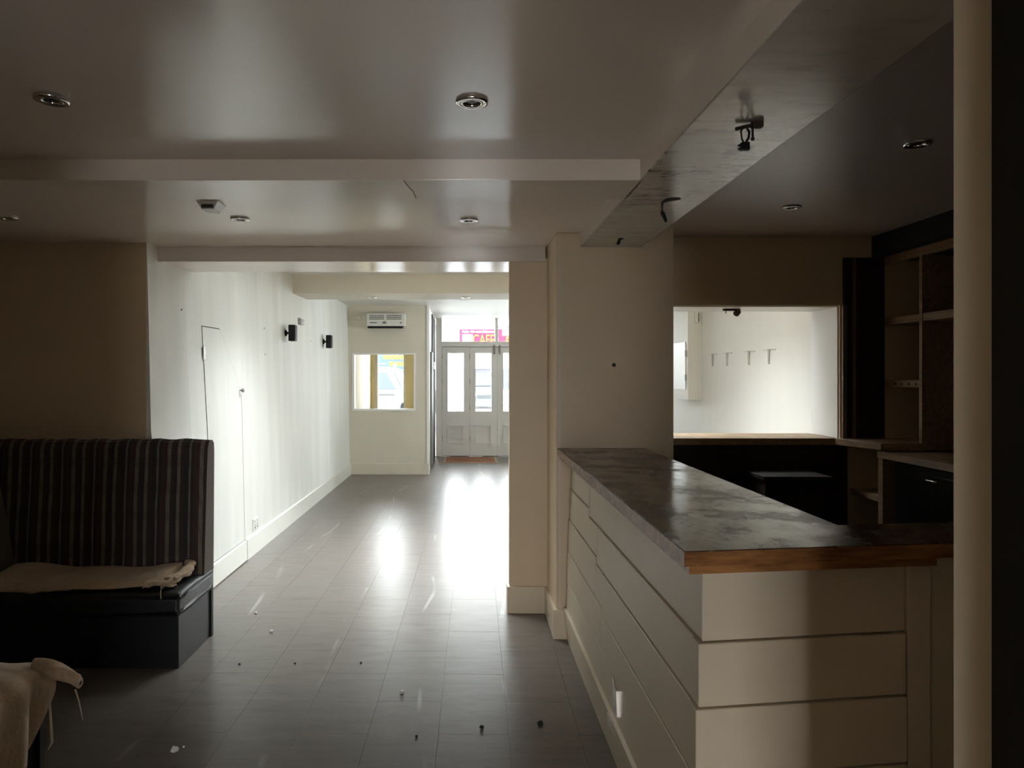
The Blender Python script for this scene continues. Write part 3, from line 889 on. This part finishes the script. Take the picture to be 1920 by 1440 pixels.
box('cabinet_top', 'dark_wood', 1.86, 2.285, 4.63, 4.98, .90, .925, bb, b=.003)
box('door', 'dark_wood', 1.90, 2.07, 4.645, 4.66, .08, .86, bb, b=.003)
box('door', 'dark_wood', 2.08, 2.25, 4.645, 4.66, .08, .86, bb, b=.003)
struct(box('trim_11', 'dark_wood', 1.24, 2.56, 4.985, 5.0, 0, 1.09), 'dark boarded wall below the hatch shelf', 'panelling')

# ------------------------------------------------------------------ hatch details: boxed-out cupboard and hooks shaped as their shadows on the right wall
cb = empty('meter_cupboard', (2.5, 9.0, 1.28), 'white boxed-out cupboard on the bright wall seen through the hatch', 'cupboard')
box('boxing', 'offwhite', 2.466, 2.619, 8.22, 9.1, 1.285, 2.455, cb, b=.003)
bm = bmesh.new(); bx(bm, 2.457, 2.466, 8.30, 9.0, 1.40, 1.93); bev(bm, .002)
cdoor = obj('door', bm, 'white_gloss', cb)
for hz in (1.53, 1.80):
    box('hinge', 'steel', 2.452, 2.462, 8.275, 8.305, hz - .035, hz + .035, cdoor)
sw = empty('wall_switch', (2.54, 8.21, 2.25), 'small white switch box on the end of the boxed-out cupboard', 'switch')
box('switch_plate', 'plastic_white', 2.535, 2.575, 8.195, 8.22, 2.13, 2.26, sw, b=.004)
box('switch_rocker', 'plastic_grey', 2.57, 2.578, 8.19, 8.2, 2.15, 2.24, sw)
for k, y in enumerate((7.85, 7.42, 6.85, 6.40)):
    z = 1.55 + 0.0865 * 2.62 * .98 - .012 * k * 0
    hk = empty('hook_with_shadow', (2.61, y, z), ('wall hook with modelled grey shadow nearest the boxed-out cupboard, first of four', 'second wall hook with modelled grey shadow from the boxed-out cupboard', 'third wall hook with modelled grey shadow from the boxed-out cupboard', 'wall hook with modelled grey shadow farthest from the boxed-out cupboard, last of four')[k], 'hook', 'hooks and their modelled shadows on the bright wall')
    bm = bmesh.new()  # bar traces the tapered shadow to each side of the hook
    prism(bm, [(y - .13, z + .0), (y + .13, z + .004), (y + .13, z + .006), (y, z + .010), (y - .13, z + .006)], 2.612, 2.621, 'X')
    obj('hook_shadow_bar', bm, 'hook', hk)
    bm = bmesh.new()  # stem traces the shadow falling below the hook
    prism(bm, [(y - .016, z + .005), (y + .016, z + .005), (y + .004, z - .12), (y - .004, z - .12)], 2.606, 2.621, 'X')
    obj('hook_shadow_stem', bm, 'hook', hk)
sp = empty('hatch_spotlight', (1.87, 5.2, 2.015), 'small broken spotlight hanging under the head of the hatch', 'spotlight')
bm = bmesh.new(); bx(bm, 1.80, 1.91, 5.16, 5.20, 2.003, 2.016); bev(bm, .002)
obj('track', bm, 'rust', sp)
bm = bmesh.new(); lathe(bm, [(.012, 0), (.022, .01), (.022, .035), (.015, .045)], 14, (0, 0, 0))
o = obj('spot_head', bm, 'rust', sp, smooth=True)
o.matrix_parent_inverse = Matrix.Identity(4); o.location = (0.01, -.02, -.045); o.rotation_euler = (.5, .5, 0)
bm = bmesh.new(); tube(bm, [(1.815, 5.18, 2.004), (1.815, 5.175, 1.985)], .003)
obj('loose_wire', bm, 'wire', sp)

# ------------------------------------------------------------------ old light fittings on the beam
lf = empty('pendant_remnant', (.85, 2.25, 2.312), 'rusty light fixing with dangling connector, nearest on the stained beam', 'light fixing', 'old light fixings on the beam')
bm = bmesh.new(); tube(bm, [(.825, 2.27, 2.300), (.85, 2.255, 2.303), (.885, 2.24, 2.306)], .006); bx(bm, .865, .895, 2.23, 2.255, 2.296, 2.312)
obj('bracket', bm, 'rust', lf)
bm = bmesh.new(); tube(bm, [(.868, 2.245, 2.30), (.868, 2.245, 2.265)], .0035); lathe(bm, [(.005, 2.258), (.006, 2.266)], 8, (.868, 2.245, 0))
obj('screw', bm, 'rust', lf)
bm = bmesh.new()
tube(bm, [(.843, 2.25, 2.302), (.834, 2.248, 2.286), (.836, 2.246, 2.262), (.842, 2.245, 2.25)], .0028)
tube(bm, [(.850, 2.25, 2.302), (.859, 2.248, 2.284), (.856, 2.246, 2.266), (.846, 2.245, 2.25)], .0038)
obj('cable', bm, 'wire', lf)
bm = bmesh.new(); bx(bm, .832, .857, 2.236, 2.254, 2.228, 2.252); bx(bm, .824, .834, 2.24, 2.25, 2.240, 2.246); bx(bm, .824, .834, 2.24, 2.25, 2.230, 2.236); bev(bm, .0015, 1)
obj('connector', bm, 'black', lf)
lf = empty('pendant_remnant', (.87, 3.23, 2.312), 'blackened cable hanging from a hole in the middle of the stained beam', 'light fixing', 'old light fixings on the beam')
bm = bmesh.new(); tube(bm, [(.905, 3.21, 2.310), (.875, 3.22, 2.309), (.858, 3.23, 2.300), (.856, 3.23, 2.262)], [.004, .009, .006, .002])
obj('cable', bm, 'wire', lf)
bm = bmesh.new(); tube(bm, [(.856, 3.23, 2.264), (.858, 3.23, 2.255), (.866, 3.23, 2.238), (.872, 3.23, 2.225), (.873, 3.23, 2.215)], [.004, .009, .008, .007, .004])
obj('connector', bm, 'black', lf)
bm = bmesh.new(); lathe(bm, [(.030, 2.3105), (.034, 2.3122)], 20, (.90, 3.215, 0))
obj('hole_stain', bm, 'rust', lf)
lf = empty('pendant_remnant', (.86, 4.13, 2.312), 'tiny light fixing at the far end of the stained beam by the pier', 'light fixing', 'old light fixings on the beam')
bm = bmesh.new(); tube(bm, [(.863, 4.13, 2.312), (.858, 4.13, 2.296), (.854, 4.13, 2.284), (.846, 4.13, 2.278)], [.006, .008, .009, .004]); bx(bm, .855, .88, 4.125, 4.14, 2.305, 2.312)
obj('connector', bm, 'black', lf)

# ------------------------------------------------------------------ wall speakers
def speaker(y, lab):
    x = lw(y, 2.0)
    s = empty('wall_speaker', (x, y, 2.0), lab, 'speaker', 'black wall speakers')
    bm = bmesh.new(); lathe(bm, [(.034, 0), (.034, .012), (.022, .02)], 16, (x, y, 2.0), 'X')
    obj('wall_plate', bm, 'black', s, smooth=False)
    bm = bmesh.new(); tube(bm, [(x + .012, y, 2.0), (x + .05, y - .01, 2.0)], .012)
    obj('arm', bm, 'black', s)
    bm = bmesh.new(); bx(bm, x + .045, x + .115, y - .06, y + .05, 1.915, 2.085); bev(bm, .008)
    c = obj('cabinet', bm, 'black', s)
    bm = bmesh.new(); bx(bm, x + .113, x + .119, y - .05, y + .04, 1.925, 2.075); bev(bm, .002, 1)
    obj('grille', bm, 'black', c)
speaker(7.83, 'black wall speaker nearer the bench, below the two small plates')
speaker(9.80, 'black wall speaker nearer the street, towards the far corner')
for k, dy in enumerate((0, .16)):
    y = 8.46 + dy
    p = empty('wall_plate', (lw(y, 2.17), y, 2.17), ('left of two small grey plates above the nearer speaker', 'right of two small grey plates above the nearer speaker')[k], 'plate', 'small plates on the left wall')
    bm = bmesh.new(); bx(bm, lw(y, 2.17), lw(y, 2.17) + .012, y - .05, y + .05, 2.13, 2.205); bev(bm, .002)
    obj('plate', bm, 'plastic_grey' if k == 0 else 'plastic_white', p)
    for dz in (-.02, .005, .025):
        box('slot', 'gap', lw(y, 2.17) + .010, lw(y, 2.17) + .014, y - .03, y + .03, 2.165 + dz, 2.171 + dz, p)
so = empty('wall_socket', (lw(6.57, .25), 6.57, .25), 'white double power socket just above the left skirting', 'socket')
xs = lw(6.57, .25)
bm = bmesh.new(); bx(bm, xs, xs + .014, 6.50, 6.65, .205, .300); bev(bm, .003)
obj('plate', bm, 'plastic_white', so)
for yy in (6.54, 6.61):
    bm = bmesh.new()
    bx(bm, xs + .012, xs + .0155, yy - .004, yy + .004, .268, .282); bx(bm, xs + .012, xs + .0155, yy - .018, yy - .008, .243, .250); bx(bm, xs + .012, xs + .0155, yy + .008, yy + .018, .243, .250)
    obj('pin_holes', bm, 'gap', so)
    box('rocker', 'plastic_grey', xs + .012, xs + .018, yy - .006, yy + .006, .215, .232, so)
for k, (y, z, lab) in enumerate(((7.05, 2.0, 'upper of two nail holes left of the nearer speaker'), (7.05, 1.755, 'lower of two nail holes left of the nearer speaker'), (9.05, 1.97, 'nail hole between the two speakers'), (5.17, 2.01, 'short dark scratch high on the left wall by the opening'))):
    bm = bmesh.new(); lathe(bm, [(.007, -.001), (.006, .003)], 8, (lw(y, z), y, z), 'X')
    tag(obj('nail_hole', bm, 'gap'), lab, 'nail hole', 'nail holes in the left wall')
bm = bmesh.new(); lathe(bm, [(.012, 0), (.010, .004)], 10, (.885, 4.407, 1.615), 'Y')
tag(obj('nail_hole', bm, 'gap'), 'dark plug hole in the pier above the bar top', 'nail hole')

# ------------------------------------------------------------------ heater
ht = empty('wall_heater', (-1.21, YF, 2.3), 'white over-door fan heater with two louvre grilles on the beige partition', 'heater')
bm = bmesh.new(); bx(bm, -1.515, -.915, YF - .13, YF, 2.325, 2.525); bev(bm, .012)
obj('case', bm, 'plastic_white', ht)
for x0 in (-1.475, -1.205):
    for k in range(3):
        box('louvre', 'plastic_grey', x0, x0 + .23, YF - .134, YF - .128, 2.43 + k * .027, 2.443 + k * .027, ht)
box('outlet_slot', 'black', -1.50, -.955, YF - .133, YF - .02, 2.297, 2.326, ht)
box('control_panel', 'plastic_grey', -1.265, -1.21, YF - .134, YF - .128, 2.365, 2.395, ht)
box('indicator', 'plastic_grey', -.995, -.972, YF - .134, YF - .128, 2.368, 2.390, ht)
bm = bmesh.new(); bx(bm, -1.465, -1.355, YF - .1335, YF - .1285, 2.372, 2.386)
obj('badge', bm, 'sash', ht)
th = empty('thermostat', (-1.66, YF, 2.47), 'small beige square plate left of the wall heater', 'plate')
bm = bmesh.new(); bx(bm, -1.71, -1.615, YF - .02, YF, 2.43, 2.51); bev(bm, .004)
obj('plate', bm, 'front_wall', th)
box('plate_button', 'skirting', -1.685, -1.64, YF - .024, YF - .019, 2.455, 2.485, th)

# ------------------------------------------------------------------ bench
bn = empty('booth_bench', (-2.4, 4.2, 0), 'high-backed booth bench with striped fabric back and black vinyl seat', 'bench')
bm = bmesh.new(); bx(bm, -3.55, -1.512, 3.955, 4.44, 0.0, .275); bev(bm, .003, 1)
obj('base', bm, 'bench_base', bn)
box('end_batten', 'black', -1.60, -1.502, 4.44, 4.475, 0, .40, bn, b=.002)
bm = bmesh.new(); bx(bm, -3.55, -1.500, 3.93, 4.47, .275, .405)
bmesh.ops.subdivide_edges(bm, edges=bm.edges[:], cuts=5, use_grid_fill=True)
bev(bm, .022, 3)
for v in bm.verts:
    if v.co.z > .39: v.co.z += .012 * mnoise.noise(v.co * 3.0)
    if v.co.x > -1.52: v.co.x += .006 * mnoise.noise(v.co * 9.0)
obj('seat_cushion', bm, 'vinyl', bn, smooth=True)
# backrest: leaning slab with softened top
bm = bmesh.new()
nx = 40
prof = [(4.30, .40), (4.315, .7), (4.335, 1.0), (4.345, 1.13), (4.365, 1.165), (4.40, 1.178), (4.45, 1.175), (4.478, 1.155), (4.485, 1.1), (4.485, .40)]
rows = []
for k in range(nx + 1):
    x = -3.55 + (3.55 - 1.50) * k / nx
    lift = .004 * math.sin(k * 1.9)
    edge = 0.0
    if k == nx: edge = .012
    rows.append([bm.verts.new((x + (.006 * (z - .4) if k == nx else 0), y + (edge if y < 4.4 else -edge), z + (lift - edge * .6 if z > 1.1 else 0) )) for y, z in prof])
for a, b in zip(rows, rows[1:]):
    for i in range(len(prof)):
        j = (i + 1) % len(prof)
        bm.faces.new((a[i], a[j], b[j], b[i]))
bm.faces.new(rows[0][::-1]); bm.faces.new(rows[-1])
obj('backrest', bm, 'stripe', bn, smooth=False)
bm = bmesh.new()
v0 = [(-2.57, .41), (-2.705, 1.12), (-2.735, 1.165), (-2.80, 1.172), (-2.88, 1.15), (-2.88, .41)]
prism(bm, v0, 3.35, 4.297, 'Y'); bev(bm, .006, 2)
obj('side_wing', bm, 'stripe', bn)

# foreground bench
fb = empty('foreground_bench', (-2.4, 2.5, 0), 'black vinyl bench at the lower left corner under the draped sack', 'bench')
bm = bmesh.new(); bx(bm, -3.5, -1.585, 2.30, 2.80, 0, .27); bev(bm, .003, 1)
obj('base', bm, 'bench_base', fb)
box('end_batten', 'black', -1.60, -1.565, 2.755, 2.785, 0, .27, fb, b=.002)
bm = bmesh.new(); bx(bm, -3.5, -1.570, 2.28, 2.82, .275, .415); bev(bm, .025, 3)
obj('seat_cushion', bm, 'vinyl', fb, smooth=True)

# ------------------------------------------------------------------ hessian sacks
def surf(name, fn, nu, nv, mat, parent=None, thick=.006):
    bm = bmesh.new()
    g = [[bm.verts.new(fn(i / nu, j / nv)) for j in range(nv + 1)] for i in range(nu + 1)]
    for i in range(nu):
        for j in range(nv):
            bm.faces.new((g[i][j], g[i + 1][j], g[i + 1][j + 1], g[i][j + 1]))
    o = obj(name, bm, mat, parent, smooth=True)
    s = o.modifiers.new('thickness', 'SOLIDIFY'); s.thickness = thick; s.offset = -1
    return o
sk = empty('hessian_sack', (-2.2, 4.1, .41), 'brown hessian sack lying flat along the bench seat, tied at one corner', 'sack')
def sack1(u, v):
    a = v * 2 * math.pi
    x = -2.56 + .96 * u
    yb = 4.285 - .01 * math.sin(u * 5)
    yf = 3.925 + .035 * u + .018 * math.sin(u * 8 + .6)
    cy, wid = (yb + yf) / 2, (yb - yf) / 2
    tk = .020 + .006 * math.sin(u * 6 + 1) + .004 * math.sin(u * 15)
    if u < .015 or u > .985: tk *= .4
    c, sn = math.cos(a), math.sin(a)
    y = cy + wid * (abs(c) ** .7) * (1 if c > 0 else -1)
    z = .424 + tk + tk * sn + .018 * max(0, c)
    if sn > 0:
        z += .010 * mnoise.noise(Vector((x * 4, y * 7, 1)))
        # pleats fanning out from the tied corner
        d = math.hypot(x + 1.63, (y - 3.98) * 1.4)
        ang = math.atan2(y - 3.98, x + 1.63)
        z += .007 * math.sin(ang * 13) * math.exp(-d / .16) * min(1, d / .03)
    if c < 0:
        sag = .055 * math.exp(-((u - .16) / .16) ** 2) + .012
        z -= (-c) ** 3 * sag
    return (x, y, z)
surf('sack_body', sack1, 120, 48, 'burlap', sk, .004)
# the tied bunch of cloth: radial pleats round a neck
def bunch(u, v):
    a = v * 2 * math.pi
    r = (.010 + .050 * abs(u - .45) ** .8) * (1 + .16 * math.sin(a * 7 + u * 4))
    cx = -1.685 + .13 * u
    return (cx + .2 * r * math.sin(a * 3), 3.965 + .05 * u + r * math.cos(a) * 1.1, .447 + .006 * math.sin(u * 6) + r * math.sin(a) * .55)
surf('gathered_corner', bunch, 22, 42, 'burlap', sk, .003)
bm = bmesh.new()
tube(bm, [(-1.632 + .0015 * k, 3.988 + .013 * math.cos(k), .449 + .010 * math.sin(k)) for k in [i * .45 for i in range(30)]], .0022, 6)
tube(bm, [(-1.615, 3.975, .443), (-1.60, 3.945, .428), (-1.592, 3.918, .405), (-1.588, 3.915, .380)], .002, 6)
obj('tie_string', bm, 'string', sk)
# soft collar of the sack end against the backrest
def collar(u, v):
    a = v * 2 * math.pi
    y = 4.02 + .27 * u
    r = .020 + .004 * math.sin(u * 14) + .003 * math.sin(a * 3 + u * 20)
    x = -1.60 + .05 * math.sin(u * 2.6)
    return (x + r * 1.3 * math.cos(a), y, .443 + .03 * u + r * math.sin(a))
surf('sack_mouth', collar, 30, 18, 'burlap', sk, .003)

sk2 = empty('hessian_sack', (-1.75, 2.55, .42), 'pale hessian sack draped over the end of the foreground bench', 'sack')
def sack2(u, v):
    # cloth lying on the seat, rolling over the end of the bench and hanging down
    y = 2.20 + .66 * v + .012 * mnoise.noise(Vector((u * 5, v * 5, 2)))
    hump = .062 * max(0.0, math.sin(max(0.0, min(1.0, (y - 2.18) / .72)) * math.pi)) ** .6
    corner = max(0.0, min(1.0, (y - 2.66) / .16)); corner = corner * corner * (3 - 2 * corner)
    r = .085 + .05 * corner
    length = .30 - .17 * corner - .04 * math.sin(y * 14)
    flat = .95
    sarc = u * (flat + length)
    x0 = -1.625
    top = .430 + hump
    nz = .012 * mnoise.noise(Vector((u * 9, v * 6, 0)))
    if sarc < flat:
        k = sarc / flat
        return (x0 - flat + sarc, y, top + nz)
    q = sarc - flat
    fold = .022 * math.sin(y * 34 + q * 9) + .015 * math.sin(y * 17 + 2)
    if q < r * 1.5708:
        t = q / r
        return (x0 + r * math.sin(t) + fold * (t / 1.57) * .6, y, top - r * (1 - math.cos(t)) + nz)
    h = q - r * 1.5708
    return (x0 + r + fold * (.6 + 1.6 * h) + .02 * h, y + .05 * h * math.sin(y * 20), top - r - h)
surf('sack_body', sack2, 130, 90, 'burlap', sk2, .005)
def mouth(u, v):
    a = v * 2 * math.pi
    x = -1.60 + .175 * u
    r = .050 - .020 * u + .004 * math.sin(a * 4 + u * 9)
    if u > .97: r *= .55
    return (x, 2.79 - .01 * u + r * .8 * math.cos(a), .462 - .055 * u * u + r * .7 * math.sin(a))
surf('sack_corner', mouth, 24, 28, 'burlap', sk2, .004)
bm = bmesh.new()
tube(bm, [(-1.445, 2.775, .385), (-1.43, 2.77, .35), (-1.42, 2.768, .31), (-1.412, 2.765, .275)], [.003, .0022, .0018, .0012], 6)
tube(bm, [(-1.51, 2.72, .40), (-1.505, 2.715, .34), (-1.498, 2.71, .27), (-1.495, 2.71, .22), (-1.507, 2.705, .195)], [.003, .004, .005, .005, .002], 6)
obj('frayed_threads', bm, 'string', sk2)

# ------------------------------------------------------------------ litter on the floor
def crumb(x, y, r, mat, lab, seed):
    bm = bmesh.new(); bmesh.ops.create_icosphere(bm, subdivisions=2, radius=r)
    for v in bm.verts:
        n = mnoise.noise(v.co * (1.6 / r) + Vector((seed, 0, 0)))
        v.co *= 1 + .35 * n
        v.co.z *= .8
    zmin = min(v.co.z for v in bm.verts)
    bmesh.ops.translate(bm, verts=bm.verts, vec=(x, y, -zmin - .0005))
    tag(obj('floor_crumb' if mat == 'crumb' else 'floor_grit', bm, mat), lab, 'crumb' if mat == 'crumb' else 'grit', 'bits of litter on the floor')
F = lambda px, py: ((px - 870) / 1400 * 2170 / (py - 705), 2170 / (py - 705))
for k, (px, py, r, lab) in enumerate((
        (480, 1151, .010, 'left of two small white crumbs near the bench'),
        (509, 1186, .011, 'right of two small white crumbs near the bench'),
        (754, 1301, .011, 'white crumb alone in the middle of the near floor'),
        (327, 1410, .016, 'flat pale crumb on the shaded floor at lower left'),
        (344, 1402, .005, 'tiny pale crumb next to the flat one at lower left'))):
    crumb(*F(px, py), r, 'crumb', lab, k * 3.1)
for k, (px, py, r, lab) in enumerate((
        (449, 1246, .006, 'small dark speck of grit nearest the bench'),
        (553, 1245, .006, 'small dark speck of grit left of the middle floor'),
        (677, 1244, .006, 'small dark speck of grit on the middle floor'),
        (1013, 1360, .013, 'dark lump of grit on the shaded floor by the bar'),
        (903, 1366, .010, 'dark sliver of grit on the pale tile'),
        (781, 1382, .006, 'dark speck of grit on the near floor'))):
    crumb(*F(px, py), r, 'grit', lab, 40 + k * 2.3)

# ------------------------------------------------------------------ street outside
struct(box('ground_street', 'pavement', -40, 40, 14.55, 19.5, -.16, -.02), 'pale pavement outside the street doors', 'pavement')
struct(box('ground_road', 'asphalt', -40, 40, 19.5, 40.5, -.2, -.1), 'grey road outside', 'road')
struct(box('ground_pavement', 'pavement', -40, 40, 40.5, 90, -.16, -.04), 'far pavement across the road', 'pavement')
struct(box('ground_yard', 'pavement', -30, 30, -40, -3.2, -.16, -.04), 'paved yard behind the building', 'pavement')
YB = 46.0
bd = empty('street_building', (0, YB, 0), 'white rendered building across the street with grey sash windows', 'building')
bm = bmesh.new(); bx(bm, -3.0, 22, YB, YB + 8, -.1, 7.2)
obj('facade', bm, 'render', bd)
box('cornice', 'sash', -3.0, 22, YB - .25, YB, 4.56, 4.66, bd)
box('cornice', 'render', -3.0, 22, YB - .3, YB, 6.9, 7.2, bd)
def sash(x0, x1, z0, z1, n=3):
    w = box('window', 'sash', x0, x1, YB - .08, YB, z0, z1, bd)
    for k in range(n):
        a = x0 + .08 + (x1 - x0 - .16) * k / n; b = x0 + .08 + (x1 - x0 - .16) * (k + 1) / n - .06
        box('pane', 'far_glass', a, b, YB - .10, YB - .07, z0 + .08, z1 - .08, w)
sash(0.2, 1.15, 4.93, 6.5); sash(3.4, 4.4, 4.93, 6.5); sash(-1.0, -.4, 5.3, 6.2, 1)
for k in range(7):
    sash(6 + k * 2.2, 7.1 + k * 2.2, 4.93, 6.5)
box('shop_window', 'far_glass', -0.2, 1.75, YB - .05, YB, .7, 2.0, bd)
box('shop_window', 'far_glass', 2.1, 4.0, YB - .05, YB, .7, 2.0, bd)
box('shop_blind', 'render', -0.3, 1.85, YB - .15, YB, 2.0, 2.6, bd)
box('pilaster', 'sash', -.75, -.45, YB - .2, YB, 0, 4.5, bd)
def text(name, s, size, loc, mat, parent, extr=.02, width=None):
    cu = bpy.data.curves.new(name, 'FONT'); cu.body = s; cu.size = size; cu.extrude = extr
    t = bpy.data.objects.new(name, cu); col.objects.link(t)
    bpy.context.view_layer.update()
    me = bpy.data.meshes.new_from_object(t.evaluated_get(bpy.context.evaluated_depsgraph_get()))
    bpy.data.objects.remove(t, do_unlink=True)
    if width:
        w = max(v.co.x for v in me.vertices) - min(v.co.x for v in me.vertices)
        me.transform(Matrix.Diagonal((width / w, 1, 1, 1)))
    me.transform(Matrix.Translation(loc) @ Matrix.Rotation(R90, 4, 'X'))
    me.materials.clear(); me.materials.append(M[mat])
    return link(bpy.data.objects.new(name, me), parent)
sg = empty('cafe_sign', (0.8, YB - .3, 2.7), 'red cafe fascia sign with yellow letters seen through the fanlight', 'sign')
box('sign_board', 'red_sign', -.27, 1.98, YB - .42, YB, 3.2, 4.42, sg)
box('sign_border', 'white_sign', -.33, 2.02, YB - .44, YB - .0, 4.42, 4.52, sg)
box('picture_panel', 'white_sign', -.10, .52, YB - .44, YB - .41, 3.25, 4.08, sg)
text('lettering_cafe', 'CAFE', .92, (.52, YB - .45, 3.44), 'yellow_sign', sg, width=1.30)
text('lettering_upper', 'Fully Air-conditioned', .205, (-.13, YB - .45, 4.19), 'white_sign', sg, width=1.98)
sg = empty('shop_sign', (2.7, YB - .3, 2.7), 'second red fascia sign beside the fanlight mullion', 'sign')
box('sign_board', 'red_sign', 2.12, 4.6, YB - .42, YB, 3.2, 4.42, sg)
box('sign_border', 'white_sign', 2.10, 4.62, YB - .44, YB - .0, 4.42, 4.52, sg)
box('text_band', 'white_sign', 2.35, 4.5, YB - .44, YB - .41, 4.02, 4.36, sg)
text('lettering_initial', 'B', .92, (2.50, YB - .45, 3.32), 'yellow_sign', sg)

b2 = empty('corner_shop', (-10, YB + 2, 0), 'low pale shop with a blue fascia behind the parked off-roader', 'building')
bm = bmesh.new(); bx(bm, -22, -3.02, YB + 1.5, YB + 8, -.1, 5.6)
obj('facade', bm, 'render', b2)
box('shop_window', 'far_glass', -9.5, -3.4, YB + 1.42, YB + 1.5, .5, 1.9, b2)
s2 = empty('blue_shop_sign', (-4.6, YB + 1.4, 2.0), 'blue fascia sign with two rows of yellow lettering', 'sign')
box('sign_board', 'blue_sign', -9.0, -3.3, YB + 1.3, YB + 1.5, 1.95, 3.0, s2)
for row, (z0, z1, xs0) in enumerate(((2.60, 2.88, -5.1), (2.18, 2.46, -4.72))):
    x = xs0
    k = 0
    while x < -3.4:
        w = random.uniform(.12, .2)
        box('lettering', 'yellow_sign', x, x + w, YB + 1.27, YB + 1.31, z0, z1 - random.choice((0, .03)), s2)
        x += w + .05; k += 1

# parked off-roader seen through the small window
YC = 22.0
su = empty('parked_offroader', (-3.6, YC + .9, -.1), 'pale silver off-roader parked outside the small window', 'car')
bm = bmesh.new()
prism(bm, [(-5.9, .45), (-5.95, 1.05), (-5.75, 1.12), (-5.60, 1.78), (-5.4, 1.84), (-2.25, 1.82), (-1.98, 1.76), (-1.60, 1.16), (-.75, 1.10), (-.62, .95), (-.62, .45),
           (-1.02, .45), (-1.08, .72), (-1.3, .86), (-1.62, .86), (-1.86, .72), (-1.92, .45), (-4.42, .45), (-4.48, .72), (-4.7, .86), (-5.02, .86), (-5.26, .72), (-5.3, .45)], YC, YC + 1.8, 'Y'); bev(bm, .03, 2)
obj('body', bm, 'car_silver', su)
for pts in ([(-2.95, 1.16), (-2.95, 1.66), (-2.30, 1.66), (-2.02, 1.16)], [(-4.2, 1.16), (-4.2, 1.66), (-3.05, 1.66), (-3.05, 1.16)], [(-5.5, 1.16), (-5.40, 1.66), (-4.3, 1.66), (-4.3, 1.16)]):
    bm = bmesh.new(); prism(bm, pts, YC - .012, YC + .01, 'Y'); obj('side_window', bm, 'car_glass', su)
for xw in (-1.47, -4.87):
    bm = bmesh.new(); lathe(bm, [(.38, 0), (.39, .03), (.39, .2), (.36, .23)], 28, (xw, YC - .02, .29), 'Y')
    w = obj('wheel', bm, 'tyre', su)
    bm = bmesh.new(); lathe(bm, [(.21, -.01), (.22, .02)], 20, (xw, YC - .025, .29), 'Y')
    obj('hub', bm, 'car_silver', w)
bm = bmesh.new(); tube(bm, [(-1.72, YC - .06, .95), (-1.74, YC - .06, 1.15), (-2.02, YC - .06, 1.72), (-2.03, YC - .06, 1.9)], .05, 10)
obj('snorkel', bm, 'car_silver', su)
bm = bmesh.new(); tube(bm, [(-5.4, YC + .15, 1.90), (-2.3, YC + .15, 1.90)], .025, 8)
obj('roof_rail', bm, 'car_silver', su)
bm = bmesh.new(); bx(bm, -4.3, -2.05, YC - .015, YC + .01, .98, 1.02); obj('side_trim', bm, 'tyre', su)

# small car across the road, seen through the middle door pane
YV = 37.5
sv = empty('parked_car', (1.0, YV + 1.8, -.1), 'pale blue car facing the doors across the road', 'car')
bm = bmesh.new()
prism(bm, [(YV, .25), (YV - .02, .62), (YV + .12, .86), (YV + 1.0, .98), (YV + 1.6, 1.42), (YV + 3.0, 1.46), (YV + 3.7, 1.0), (YV + 3.75, .25)], .25, 1.85, 'X'); bev(bm, .05, 2)
obj('body', bm, 'car_blue', sv)
bm = bmesh.new()
v = [bm.verts.new(p) for p in ((.40, YV + 1.02, 1.02), (1.70, YV + 1.02, 1.02), (1.58, YV + 1.56, 1.42), (.52, YV + 1.56, 1.42))]
bm.faces.new(v)
e = bmesh.ops.extrude_face_region(bm, geom=bm.faces[:]); bmesh.ops.translate(bm, verts=[q for q in e['geom'] if isinstance(q, bmesh.types.BMVert)], vec=(0, -.03, .03))
obj('windscreen', bm, 'car_glass', sv)
box('grille', 'tyre', .65, 1.45, YV - .05, YV, .45, .60, sv)
box('bumper', 'car_blue', .28, 1.82, YV - .08, YV, .20, .40, sv, b=.03)
for xa in (.30, 1.50):
    box('headlamp', 'white_sign', xa, xa + .3, YV - .04, YV + .05, .55, .72, sv, b=.02)
for xa in (.27, 1.63):
    bm = bmesh.new(); lathe(bm, [(.28, 0), (.30, .03), (.30, .17), (.28, .2)], 20, (xa, YV + .75, .18), 'X'); obj('wheel', bm, 'tyre', sv)
